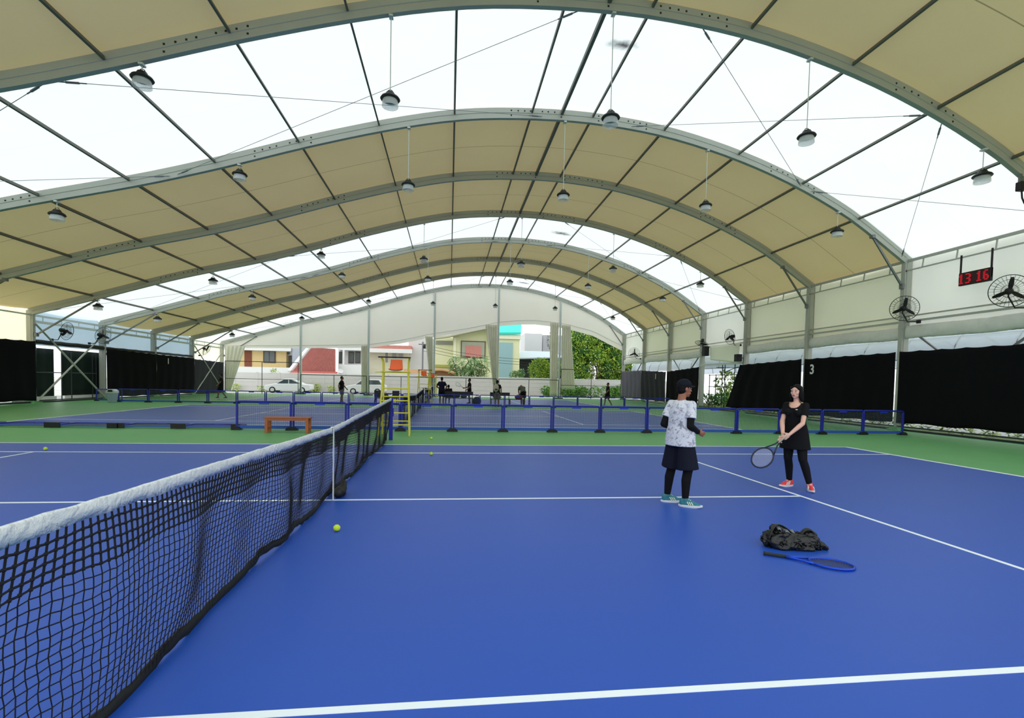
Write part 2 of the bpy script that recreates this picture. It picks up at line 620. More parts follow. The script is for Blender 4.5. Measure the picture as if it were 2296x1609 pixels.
ordinal = ['nearest', 'second', 'third', 'fourth', 'fifth', 'sixth', 'seventh', 'eighth', 'ninth']
fr_label = {
    4: 'wide grey arch frame nearest the camera, crossing the top of the photo',
    5: 'second grey arch frame from the camera, wall clock beside its right column',
    6: 'third grey arch frame from the camera, between two beige roof bays',
    7: 'fourth grey arch frame from the camera, near edge of the middle white roof band',
    8: 'fifth grey arch frame from the camera, loudspeaker on its right column',
    9: 'sixth grey arch frame from the camera, between the two far beige bays',
    10: 'seventh grey arch frame from the camera, last one before the gable',
    11: 'farthest grey arch frame, carrying the white gable sheet',
}
proto_frame = None
for i, y in enumerate(FY):
    if i < 1:
        continue
    lab = fr_label.get(i)
    if proto_frame is None:
        proto_frame = thing('tent_frame', 'x', 'frame', (0, y, 0), group='arch frames of the hall')
        frame_parts(proto_frame)
        o = proto_frame
    else:
        o = dup(proto_frame, (0, y, 0))
    if lab:
        o['label'] = lab
    else:
        o['label'] = 'grey arch frame standing behind the camera'

# roof bracing cables of the white bays
for b in (4, 7, 10):
    ya, yb = FY[b], FY[b + 1]
    for (x0, x1) in ((-18.1, -7.2), (-7.0, 4.4), (7.5, 13.9), (14.3, 18.1)):
        for (p, q) in ((x0, x1), (x1, x0)):
            A = V((p, ya + .1, zr(p) + .06)); B = V((q, yb - .1, zr(q) + .06))
            mb = MB().tube([A, B], 0.007, 6)
            d = (B - A).normalized()
            for e, s in ((A, 1), (B, -1)):
                mb.tube([e + d * (s * .05), e + d * (s * .55)], .014, 6)
                mb.tube([e + d * (s * .18), e + d * (s * .42)], .026, 6)
            struct(mb.build('ceiling_cable', M_cable))

# ------------------------------------------------------------------ right wall
for b in range(2, 11):
    y0, y1 = FY[b] + .07, FY[b + 1] - .07
    yc = (y0 + y1) / 2; L_ = y1 - y0
    # upper wall sheet
    o = struct(MB().bbox((18.66, -L_ / 2 - .085, 3.55), (18.675, L_ / 2 + .085, 6.55)).build('wall_right', F_wall_lit if b in WHITE_BAYS else F_wall, loc=(0, yc, 0)))
    mb = MB()
    mb.bar((18.42, y0, 6.36), (18.42, y1, 6.36), .08, .09)
    mb.bar((18.36, y0 - .18, 5.99), (18.36, y1 + .18, 5.99), .045, .045)
    for k in range(4):
        yy = lerp(y0, y1, (k + .5) / 4)
        mb.bar((18.42, yy, 6.34), (18.38, yy, 5.99), .035)
    mb.bar((18.46, y0, 4.30), (18.46, y1, 4.30), .05, .05)
    mb.bar((18.44, y0, 4.10), (18.44, y1, 4.10), .07, .07)
    struct(mb.build('trim_1', M_alu))
    # rolled-up lower sheet
    rn = random.Random(b)
    if b not in (7,):
        ph = rn.random() * 6

        def roll(u, v):
            y = lerp(y0, y1, u)
            a = -PI / 2 + v * PI * 2
            wob = 1 + .35 * noise.noise((y * 1.7, v * 5, ph)) + .25 * noise.noise((y * 5.5, v * 9, ph + 4))
            return (18.50 + .08 * math.cos(a) * wob, y, 3.69 + .24 * math.sin(a) * (.8 + .2 * wob) + .02 * math.sin(7 * u + ph))
        mb = MB().sheet(roll, 150, 18)
        tag(mb.build('rolled_sheet', mat('crinkled_grey_sheet', (222, 222, 214), 0.4, var=0.10, scale=3, bump=.8), smooth='all', fix=True),
            {4: 'crinkled grey wall sheet rolled up under the clock bay at far right',
             5: 'crinkled grey wall sheet rolled up above the black curtain numbered 3',
             6: 'crinkled grey wall sheet rolled up above the slant-edged black curtain',
             8: 'rumpled pale wall sheet rolled up in the bay beyond the gateway',
             9: 'short rumpled wall sheet rolled up near the far right corner, second bay from the gable',
             10: 'bluish rumpled wall sheet rolled up in the last bay by the gable'}.get(b, 'rolled wall sheet beside the camera'), 'sheet', 'rolled-up wall sheets')
    # curb under the curtains
    struct(MB().bbox((18.40, y0, .0), (18.52, y1, .07)).bar((18.3, y0, .16), (18.3, y1, .16), .05).build('baseboard_right', M_frame_dark))
    if b in (4, 8, 10):
        MBx = MB()
        for a_, b_ in ((y0, y1), (y1, y0)):
            MBx.bar((18.50, a_, 3.9), (18.50, b_, .2), .06)
        struct(MBx.build('trim_2', M_steel))

# ------------------------------------------------------------------ left wall
for b in range(2, 11):
    y0, y1 = FY[b] + .09, FY[b + 1] - .09
    yc = (y0 + y1) / 2; L_ = y1 - y0
    m_ = F_wall_left if b < 7 or b == 10 else F_wall_l
    struct(MB().bbox((-18.935, -L_ / 2 - .05, 2.85), (-18.92, L_ / 2 + .05, 4.62)).build('wall_left', m_, loc=(0, yc, 0)))
    mb = MB()
    if b >= 7:
        mb.bar((-18.72, y0, 4.28), (-18.72, y1, 4.28), .09, .10)
        mb.bar((-18.70, y0, 3.98), (-18.70, y1, 3.98), .10, .12)
        for k in range(4):
            yy = lerp(y0, y1, (k + .5) / 4)
            mb.bar((-18.72, yy, 4.28), (-18.72, yy, 3.98), .03)
    else:
        mb.bar((-18.72, y0, 4.28), (-18.72, y1, 4.28), .07, .07)
    struct(mb.build('trim_3', M_alulight))
    struct(MB().bbox((-18.8, y0, 0), (-18.62, y1, .08)).build('baseboard_left', M_frame_dark))
    if b in (7, 10):
        mb = MB()
        for a_, b_ in (((y0 - .05), y1), (y1, y0 - .05)):
            mb.tube([(-18.56, a_, .08), (-18.56, b_, 3.85)], .045, 8)
        struct(mb.build('trim_4', M_alu))

# ------------------------------------------------------------------ far gable
GY = 41.2
LOW = [(-18.6, 4.20), (-17.5, 4.25), (-12, 4.43), (-6, 4.7), (-3.05, 5.2), (-0.3, 5.87), (3.1, 6.49), (6.0, 7.18), (7.8, 7.41), (9.5, 7.50),
       (11.7, 7.34), (12.8, 7.2), (15.3, 6.64), (18.0, 5.42), (18.3, 5.3)]


def zlow(x):
    for i in range(len(LOW) - 1):
        if x <= LOW[i + 1][0]:
            t = (x - LOW[i][0]) / (LOW[i + 1][0] - LOW[i][0])
            return lerp(LOW[i][1], LOW[i + 1][1], t)
    return LOW[-1][1]


def gfn(u, v):
    x = lerp(XL, XR, u)
    return (x, .08 + .015 * math.sin(x * 1.7), lerp(zlow(x), zr(x) + .2, v))


o = struct(MB().sheet(gfn, 110, 3).build('wall_far', F_gable, smooth='all', loc=(0, GY, 0), fix=False))
# hem pipe along the lower edge of the gable sheet, and a narrow drop valance below it
struct(MB().sheet(lambda u, v: (lerp(XL, XR, u), GY + .10 + .02 * math.sin(u * 60), zlow(lerp(XL, XR, u)) - v * (.2 + .28 * u)), 110, 3).build('trim_8', F_gable, smooth='all', fix=False))
mb = MB().tube([(x, GY + .05, zlow(x)) for x in [lerp(XL, XR, i / 70) for i in range(71)]], .022, 6)
struct(mb.build('trim_5', M_alulight))
GC = [-12.0, -6.0, 0.0, 6.0, 12.0]
for x in GC:
    mb = MB().box((x, GY, (zr(x) + .1) / 2), (.17, .12, zr(x) + .1))
    mb.box((x - .075, GY - .07, zr(x) / 2), (.02, .03, zr(x))).box((x + .075, GY - .07, zr(x) / 2), (.02, .03, zr(x)))
    struct(mb.build('trim_6', M_alulight))
    struct(MB().box((x, GY, .05), (.8, .45, .1)).build('trim_7', M_frame_dark))

# gathered curtains tied to the gable columns
def drape(x_top0, x_top1, x_bot0, x_bot1, zt, zb, folds, y=GY - .1, label='', amp=.09, tie=None):
    def fn(u, v):
        xa, xb = lerp(x_top0, x_bot0, v), lerp(x_top1, x_bot1, v)
        if tie:
            k = math.exp(-((v - tie[0]) / .12) ** 2) * tie[1]
            c = (xa + xb) / 2 + tie[2] * math.exp(-((v - tie[0]) / .2) ** 2)
            xa, xb = lerp(xa, c, k), lerp(xb, c, k)
        x = lerp(xa, xb, u)
        return (x, y + amp * math.sin(u * folds * 2 * PI + .6 * math.sin(v * 4)), lerp(zt, zb, v))
    o = MB().sheet(fn, folds * 8, 24, .012).build('gable_curtain', F_curtain, smooth='all')
    return tag(o, label, 'curtain', 'gathered curtains on the gable columns')


drape(-18.42, -16.7, -18.42, -17.9, 4.2, .25, 5, y=GY - .19, amp=.05, label='pale curtain gathered into the far left gable corner')
drape(-6.65, -6.1, -6.6, -6.0, 4.6, .2, 4, label='pale curtain gathered at the gable column left of the umpire chair')
drape(-.85, -.15, -.35, -.1, 5.6, .9, 4, label='pale curtain gathered at the gable column right of the umpire chair')
drape(4.75, 5.9, 5.65, 5.9, 6.9, .7, 5, label='long pale curtain swept to the gable column between the two palm-side openings')
drape(11.0, 11.85, 11.1, 11.8, 7.3, .2, 4, label='long pale curtain hanging at the left of the tree opening column')
drape(12.15, 13.0, 12.2, 13.6, 7.1, .9, 5, label='wide pale curtain hanging at the right of the tree opening column')

# fence panels (dark tube frames) standing in the gable openings: each bay one panel
fence_lab = {0: 'dark tube fence panel in the gable opening by the yellow house', 1: 'dark tube fence panel in front of the red tiled roof',
             2: 'dark tube fence panel behind the nearest umpire chair', 3: 'dark tube fence panel in front of the palm bushes',
             4: 'dark tube fence panel in front of the dark garage', 5: 'dark tube fence panel under the big mango tree'}
edges = [XL + .15] + GC + [XR - .05]
for i in range(6):
    x0, x1 = edges[i] + .12, edges[i + 1] - .12
    zt = 2.85 if i in (0, 5) else 1.78
    t = thing('fence_panel', fence_lab[i], 'fence', ((x0 + x1) / 2, GY - .35, 0), group='dark fence panels in the gable openings')
    h = (x1 - x0) / 2
    mb = MB()
    mb.tube([(-h, 0, zt), (h, 0, zt)], .03, 6)
    if i in (0, 5):
        mb.tube([(-h, 0, 1.3), (h, 0, 1.3)], .022, 6)
    mb.build('rail', M_frame_dark, t)
    for q in (-h, 0, h):
        MB().tube([(q, 0, 0), (q, 0, zt)], .03, 6).build('post', M_frame_dark, t)
# ================================================================== black shade curtains on the side walls
def shade(name, label, X, pts, m, group, seed=0, amp=.02, folds=5):
    """hanging cloth; pts = top-left, top-right, bottom-left, bottom-right as (y,z)"""
    (a, b, c, d) = pts

    def fn(u, v):
        y = lerp(lerp(a[0], b[0], u), lerp(c[0], d[0], u), v)
        z = lerp(lerp(a[1], b[1], u), lerp(c[1], d[1], u), v)
        z -= .03 * math.sin(PI * ((u * 6) % 1)) * (1 - v) - .02 * math.sin(u * 17 + seed) * v
        x = amp * math.sin(u * folds * 2 * PI + seed + 1.3 * math.sin(3 * v + seed)) * (.3 + .7 * v)
        return (X + x, y, z)
    return tag(MB().sheet(fn, 60, 16, .006).build(name, m, smooth='all'), label, 'curtain', group)


SR = 'shade curtains along the right wall'
c4 = shade('shade_curtain', 'large plain black shade curtain at the far right edge, below the clock', 18.26, ((5.58, 2.98), (10.50, 2.98), (5.58, .33), (10.50, .30)), M_blackcloth, SR, 1)
c5 = shade('shade_curtain', 'black shade curtain carrying the white number 3', 18.26, ((10.66, 2.97), (15.56, 2.92), (10.66, .30), (15.56, .26)), M_blackcloth, SR, 2)
c6 = shade('shade_curtain', 'black shade curtain with a slanting edge beside the green gateway', 18.14, ((15.62, 2.92), (20.72, 2.80), (15.62, .26), (22.1, .28)), M_blackcloth, SR, 3, .04)
c8 = shade('shade_curtain', 'black shade curtain behind the man in the cap, beyond the gateway', 18.26, ((25.74, 2.82), (30.76, 2.60), (25.74, .2), (30.76, .2)), M_blackcloth, SR, 4, .04)
c9 = shade('shade_curtain', 'dark grey shade curtain with a small white numeral, second from the gable corner', 18.24, ((30.9, 2.58), (35.92, 2.78), (30.9, .2), (35.92, .25)), mat('charcoal_cloth', (38, 38, 44), .9, var=.15, scale=.8), SR, 5, .07)
c10 = shade('shade_curtain', 'faded purple-grey shade curtain in the far right corner by the gable', 18.24, ((35.97, 2.80), (41.1, 2.80), (35.97, .25), (41.1, .25)), mat('faded_purple_cloth', (96, 90, 104), .9, var=.12, scale=.8), SR, 6, .06)
SL = 'shade curtains along the left wall'
shade('shade_curtain', 'big black shade curtain at the left edge of the photo', -18.5, ((15.7, 2.95), (20.58, 3.02), (15.7, .16), (20.58, .14)), M_blackcloth, SL, 7)
for y0, y1 in ((10.65, 15.5), (5.6, 10.45), (.55, 5.4), (-4.5, .35)):
    shade('shade_curtain', 'black shade curtain on the left wall outside the photo', -18.5, ((y0, 2.95), (y1, 2.95), (y0, .16), (y1, .16)), M_blackcloth, SL, 8)
shade('shade_curtain', 'black shade curtain right of the left doorway, behind the grey bin', -18.56, ((25.74, 2.98), (30.79, 2.92), (25.74, .12), (30.79, .12)), M_blackcloth, SL, 9)
cl9 = shade('shade_curtain', 'black shade curtain on the left wall with a small white numeral', -18.56, ((30.81, 2.92), (35.93, 2.88), (30.81, .12), (35.93, .12)), M_blackcloth, SL, 10)
shade('shade_curtain', 'charcoal shade curtain in the far left corner behind the dark walking figure', -18.56, ((35.97, 2.82), (41.1, 2.74), (35.97, .06), (41.1, .06)), mat('charcoal_cloth', (38, 38, 44)), SL, 11)
shade('shade_curtain', 'black shade curtain on the right wall outside the photo', 18.26, ((.6, 2.98), (5.4, 2.98), (.6, .3), (5.4, .3)), M_blackcloth, SR, 12)
shade('shade_curtain', 'black shade curtain on the right wall outside the photo', 18.26, ((-4.5, 2.98), (.35, 2.98), (-4.5, .3), (.35, .3)), M_blackcloth, SR, 13)


def numeral(txt, y, z, X, size, parent, side, label):
    cu = bpy.data.curves.new('numeral', 'FONT')
    cu.body = txt; cu.size = size; cu.align_x = 'CENTER'; cu.extrude = .004; cu.offset = .012
    o = bpy.data.objects.new('numeral', cu); C.objects.link(o)
    o.rotation_euler = (PI / 2, 0, -PI / 2 if side > 0 else PI / 2)
    o.location = (X, y, z)
    dg = bpy.context.evaluated_depsgraph_get()
    me = bpy.data.meshes.new_from_object(o.evaluated_get(dg), depsgraph=dg)
    n = bpy.data.objects.new('numeral', me); C.objects.link(n)
    n.matrix_world = Matrix.Translation((X, y, z)) @ Euler(o.rotation_euler).to_matrix().to_4x4()
    bpy.data.objects.remove(o); 
    me.materials.clear(); me.materials.append(M_white)
    n.parent = parent
    n['label'] = label
    return n


numeral('3', 15.0, 2.2, 18.22, .62, c5, 1, 'white number 3')
numeral('1', 32.58, 2.02, 18.12, .6, c9, 1, 'small white numeral')
numeral('1', 32.1, 2.30, -18.48, .55, cl9, -1, 'small white numeral')

# black gutter rolls above the left curtains
for b, lab in ((7, 'black rolled blind over the left doorway'), (8, 'black rolled blind above the curtain behind the grey bin'), (9, 'black rolled blind above the left curtain with a numeral')):
    y0, y1 = FY[b] + .1, FY[b + 1] - .1
    mb = MB().tube([(-18.66, lerp(y0, y1, i / 12), 3.0 + .01 * math.sin(i * 2)) for i in range(13)], .11 if b == 7 else .08, 8)
    tag(mb.build('rolled_blind', M_black, smooth=True), lab, 'blind', 'black rolled blinds on the left wall')

struct(MB().bbox((-19.6, 20.1, -.06), (-19.2, 22.85, .27)).bbox((-19.6, 23.42, -.06), (-19.2, 26.6, .27)).build('trim_9', M_white))
# doorway on the left: dark green screens outside, tube frame inside
M_gscreen = mat('dark_green_screen', (14, 34, 28), .9, var=.15, scale=1)
for y0, y1, lab in ((20.1, 22.85, 'dark green screen left of the bright slit in the left doorway'), (23.42, 26.6, 'dark green screen right of the bright slit in the left doorway')):
    def fn(u, v):
        return (-19.35 + .03 * math.sin(u * 20), lerp(y0, y1, u), lerp(2.74, .26, v))
    tag(MB().sheet(fn, 24, 6, .01).build('door_screen', M_gscreen, smooth='all'), lab, 'screen', 'green door screens')
t = thing('fence_panel', 'dark tube gate frame standing in the left doorway', 'fence', (-18.95, 23.2, 0))
MB().tube([(0, -2.3, 1.5), (0, 2.3, 1.5)], .025, 6).tube([(0, -2.3, .1), (0, 2.3, .1)], .025, 6).build('rail', M_frame_dark, t)
for q in (-.35, .35, 1.95, 2.25):
    MB().tube([(0, q, 0), (0, q, 2.7)], .025, 6).build('post', M_frame_dark, t)

# ================================================================== hanging lamps
def lamp_parts(root, hang):
    MB().tube([(0, 0, .26), (0, 0, hang)], .011, 6).box((0, 0, hang - .02), (.09, .15, .04)).build('rod', M_alulight, root)
    mb = MB().tube([(.07 * math.cos(a), 0, .19 + .09 * math.sin(a)) for a in [PI * i / 10 for i in range(11)]], .009, 6)
    mb.build('hook', M_dark, root)
    MB().lathe([(.03, .225), (.09, .215), (.12, .16), (.20, .11), (.225, .07), (.21, .05), (.06, .05)], 20).build('housing', M_black, root, smooth=True)
    MB().lathe([(.165, .05), (.178, .02), (.184, -.04), (.186, -.10), (.181, -.105), (.178, -.10), (.175, -.04), (.168, .02), (.16, .045)], 20).build('reflector', M_lens, root, smooth=True)
    MB().lathe([(.05, .06), (.06, .01), (.05, 0.0)], 12).build('bulb', mat('dull_lens', (150, 152, 140), .4), root, smooth=True)


LX = [-15.75, -10.45, -5.22, 0.0, 5.2, 10.35, 15.5]
LZ = [4.75, 6.25, 7.82, 7.86, 7.88, 7.86, 7.24]
posn = ['first', 'second', 'third', 'fourth', 'fifth', 'sixth', 'seventh']
rowname = {4: 'arch nearest the camera', 5: 'second arch from the camera', 7: 'fourth arch from the camera',
           8: 'fifth arch from the camera', 10: 'last arch before the gable'}
protos = {}
for fi in (4, 5, 7, 8, 10):
    for k, x in enumerate(LX):
        if fi == 4 and k in (0, 1) and k == 0:
            continue
        hang = zr(x) - LZ[k] + .0
        lab = 'black bell lamp, %s from left, hanging under the %s' % (posn[k - (1 if fi == 4 else 0)], rowname[fi])
        loc = (x, FY[fi], LZ[k] - .02)
        if k not in protos:
            r = thing('pendant_lamp', lab, 'lamp', loc, group='bell lamps hanging under the arches')
            lamp_parts(r, hang)
            protos[k] = r
        else:
            dup(protos[k], loc, label=lab)

# ================================================================== wall fans
def fan_parts(root, R=.45):
    """fan axis along local +Y is the air direction; pivot at the hub"""
    ring = lambda r, y: [(r * math.cos(2 * PI * i / 36), y, r * math.sin(2 * PI * i / 36)) for i in range(36)]
    mb = MB()
    mb.tube(ring(R, 0), .011, 6, closed=True)
    for r_, y_ in ((R * .72, .075), (R * .40, .1), (.07, .11), (R * .72, -.075), (R * .4, -.10)):
        mb.tube(ring(r_, y_), .004, 4, closed=True)
    for k in range(28):
        a = 2 * PI * k / 28; c, s = math.cos(a), math.sin(a)
        for q in (1, -1):
            mb.tube([(.06 * c, .11 * q, .06 * s), (R * .4 * c, .10 * q, R * .4 * s), (R * .72 * c, .075 * q, R * .72 * s), (R * c, 0, R * s)], .0028, 4)
    mb.build('guard', M_black, root, smooth=True)
    mb = MB()
    for k in range(3):
        a0 = PI / 2 + 2 * PI * k / 3 + .1

        def bl(u, v):
            r = lerp(.05, R * .86, u); w = (.025 + .05 * math.sin(PI * min(1, u * .8 + .12)))
            a = a0 + (v - .5) * w / max(r, .08) * 1.5
            return (r * math.cos(a), .03 * (v - .5) * 2, r * math.sin(a))
        mb.sheet(bl, 8, 4, .006)
    mb.build('blade', M_black, root, smooth='all')
    MB().lathe([(.02, .06), (.06, .05), (.075, 0), (.075, -.03)], 14, rot=Euler((-PI / 2, 0, 0)).to_matrix()).build('hub', M_black, root, smooth=True)
    MB().lathe([(.09, -.12), (.1, -.16), (.1, -.30), (.06, -.34)], 14, rot=Euler((-PI / 2, 0, 0)).to_matrix()).build('motor', M_black, root, smooth=True)
    return root


M_fan = M_black
fans = [  # px,py, wall X, offset from wall, aim (dx,dy,dz), label
    ((2264, 652), 17.55, (-.72, -.68, -.12), 'big black wall fan at the right edge below the red clock', 18.3, .46),
    ((2028, 691), 17.75, (-.55, -.82, -.1), 'black wall fan overlapping the second arch column on the right wall', 18.35, .44),
    ((1636, 755), 17.75, (-.97, -.12, -.2), 'black wall fan seen side-on above the white sheet by the gateway', 18.45, .45),
    ((1573, 770), 17.95, (-.35, -.15, -.9), 'black wall fan seen edge-on against the fifth arch column', 18.4, .42),
    ((1422, 792), 17.75, (-.5, -.85, -.05), 'small-looking wall fan in the far right bay by the gable', 18.34, .5),
    ((150, 742), -17.9, (.35, .93, -.1), 'left of the two black fans over the left doorway', -18.6, .45),
    ((231, 752), -17.9, (.12, .98, -.1), 'right of the two black fans over the left doorway', -18.6, .45),
    ((463, 784), -18.0, (.9, -.05, -.5), 'black wall fan tilted edge-on in the far left bay by the gable', -18.55, .45),
]
for (px, X, aim, lab, wallx, R) in fans:
    p = atx(px[0], px[1], X)
    t = thing('wall_fan', lab, 'fan', p, group='black wall fans')
    q = V(aim).to_track_quat('Y', 'Z')
    fan_parts(t, R)
    for ch in t.children:
        ch.data.transform(q.to_matrix().to_4x4())
    back = q.to_matrix() @ V((0, -.25, 0))
    w = wallx - p.x
    MB().tube([back, back + V((0, 0, -.16)), V((w * .45, back.y * .6, -.46)), V((w, 0, -.46))], .02, 8).box((w, 0, -.46), (.08, .12, .12)).build('arm', M_black, t, smooth=True)

# ================================================================== red LED clock
ca = atx(2150, 626, 18.05); cb = atx(2222, 615, 18.05)
cy_, cz_ = (ca.y + cb.y) / 2, (ca.z + cb.z) / 2
t = thing('wall_clock', 'red LED wall clock reading 13 16 hanging on two black rods', 'clock', (18.05, cy_, cz_))
Wc, Hc = abs(ca.y - cb.y), .42
MB().box((.03, 0, 0), (.09, Wc, Hc)).build('case', M_black, t, bevel=.01)
MB().box((-.018, 0, 0), (.006, Wc - .05, Hc - .05)).build('panel', mat('dark_led_panel', (46, 10, 14), .5), t)
for q in (-1, 1):
    MB().bar((.03, q * (Wc / 2 - .02), Hc / 2 - .3), (.03, q * (Wc / 2 - .02), 5.99 - cz_), .04, .04).build('rod', M_black, t)
M_led = mat('red_led', (210, 20, 40), .5, emit=((255, 30, 50), .3))
GL = {'1': ['.##..', '###..', '.##..', '.##..', '.##..', '.##..', '####.'], '3': ['####.', '...##', '...##', '.###.', '...##', '...##', '####.'],
      '6': ['.###.', '##...', '##...', '####.', '##.##', '##.##', '.###.'], ':': ['.....', '..#..', '.....', '.....', '..#..', '.....', '.....']}
u_ = Wc / 24.5
for di, (ch, off) in enumerate((('1', -11.2), ('3', -6.2), ('1', 2.6), ('6', 7.4))):
    mb = MB()
    for r_, row in enumerate(GL[ch]):
        for c_, s in enumerate(row):
            if s == '#':
                # seen from inside the hall, left in the picture is +y
                mb.box((-.024, -(off + c_ * .88) * u_, (3 - r_) * .046), (.012, u_ * .62, .034))
    mb.build('digit', M_led, t)

# ================================================================== barriers
def barrier_parts(root, W=1.522, H=.84):
    h = W / 2; r = .05
    pts = [(-h + .03, 0, .05), (-h + .03, 0, H - .12)]
    pts += [(-h + .03 + r * (1 - math.cos(a)), 0, H - .03 - r + r * math.sin(a)) for a in [PI / 2 * i / 4 for i in range(5)]]
    pts += [(-x, y, z) for x, y, z in reversed(pts)]
    MB().tube(pts, .028, 8).build('frame', M_bluepaint, root, smooth=True)
    for q in (-1, 1):
        MB().bar((q * (h - .032), 0, .05), (q * (h - .032), 0, H - .1), .06, .05).build('side_post', M_bluepaint, root, bevel=.008)
    MB().box((0, 0, .085), (W - .1, .03, .09)).build('bottom_rail', mat('lighter_blue_coat', (44, 84, 176), .5), root, bevel=.006)
    MB().prism([(-.17, H - .03), (.17, H - .03), (.13, H - .10), (-.13, H - .10)], -.012, .012).build('handle', mat('handle_blue', (30, 58, 196), .4), root)
    for q in (-1, 1):
        MB().prism([(q * (h - .03) + .13 * math.cos(a), .105 * math.sin(a)) for a in [PI * i / 8 for i in range(9)]], -.085, .085).build('foot', M_black, root)
    mb = MB()
    x0, x1, z0, z1 = -h + .07, h - .07, .13, H - .06
    n = int((x1 - x0) / .05)
    for i in range(1, n):
        x = lerp(x0, x1, i / n); mb.box((x, 0, (z0 + z1) / 2), (.005, .004, z1 - z0))
    n = int((z1 - z0) / .05)
    for i in range(1, n):
        z = lerp(z0, z1, i / n); mb.box((0, 0, z), (x1 - x0, .004, .005))
    mb.build('netting', mat('grey_net_cord', (92, 100, 116), .8), root)


pb = None
BG1, BG2 = 'blue net barriers between the first two courts', 'blue net barriers beyond the second court'
for k in range(14):
    x = -3.80 + 1.53 * k
    tgt = {0: 'leftmost standing blue net barrier of the near row', 1: 'blue net barrier of the near row right behind the wooden bench',
           2: 'blue net barrier of the near row left of the umpire chair', 3: 'blue net barrier of the near row behind the umpire chair ladder',
           4: 'blue net barrier of the near row, first right of the umpire chair', 5: 'blue net barrier of the near row, second right of the umpire chair',
           6: 'blue net barrier of the near row, third right of the umpire chair', 7: 'blue net barrier of the near row, fourth right of the umpire chair',
           8: 'blue net barrier of the near row just left of the man in the cap', 9: 'blue net barrier of the near row just right of the man in the cap',
           10: 'blue net barrier of the near row midway between man and woman', 11: 'blue net barrier of the near row behind the woman in black',
           12: 'blue net barrier of the near row, next to last at right', 13: 'last blue net barrier at the right end of the near row'}[k]
    if pb is None:
        pb = thing('net_barrier', tgt, 'barrier', (x, 8.6, 0), group=BG1)
        barrier_parts(pb)
    else:
        dup(pb, (x, 8.6 + .03 * k / 2, 0), (rnd.random() - .5) * .03, label=tgt)
ppos = ['first', 'second', 'third', 'fourth', 'fifth']
for k in range(5):
    x = -5.35 - 1.62 * k
    o = dup(pb, (x, 8.72 + .03 * (k % 2), .06), (rnd.random() - .5) * .05,
            label='blue net barrier lying flat on green floor, %s from the standing row' % ppos[k], group='fallen blue net barriers')
    o.rotation_euler.x = -PI / 2
nb2 = 21
for k in range(nb2):
    x = -15.5 + 1.5 * k
    o = dup(pb, (x, 22.9 + .03 * k, 0), (rnd.random() - .5) * .03,
            label='blue net barrier of the far row, number %d from its left end' % (k + 1) if k else 'blue net barrier at the left end of the far row, beside the grey bin', group=BG2)
    o.scale = (.98, 1, .86)
dup(pb, (-17.2, 23.75, 0), .2, label='blue net barrier standing askew behind the grey bin', group=BG2).scale = (.8, .8, .8)

# ================================================================== tennis nets
def ztop(y):
    return .914 + .15 * abs(y) / 6.4 - .006


def netx(y, v):
    x = -.07 * v ** 1.5 * (1 + .35 * math.sin(2.1 * y + .5))
    x += .035 * math.sin(3.3 * y + 1.2) * math.sin(PI * v) + .018 * math.sin(8.7 * y) * math.sin(PI * v)
    x += .13 * math.exp(-((y + 1.75) / .20) ** 2) * v ** 2 * (1.2 - v)
    x -= .10 * math.exp(-((y + 1.3) / .35) ** 2) * v ** 2 * (1.15 - v)
    x += .07 * math.exp(-((y + .75) / .13) ** 2) * v * (1.1 - v)
    return x


def netp(y, v):
    """v: 0 under the band, 1 on the floor"""
    yy = y + .05 * v * math.sin(2.7 * y + .7) + .10 * v ** 2 * math.exp(-((y + 1.5) / .5) ** 2)
    zb = .022 + .012 * math.sin(5.3 * y + 1)
    if y < -1.2 and y > -2.2:
        zb += .02
    z = lerp(ztop(y) - .06, zb, v) + .006 * math.sin(9 * y + 14 * v)
    return V((netx(y, v), yy, z))


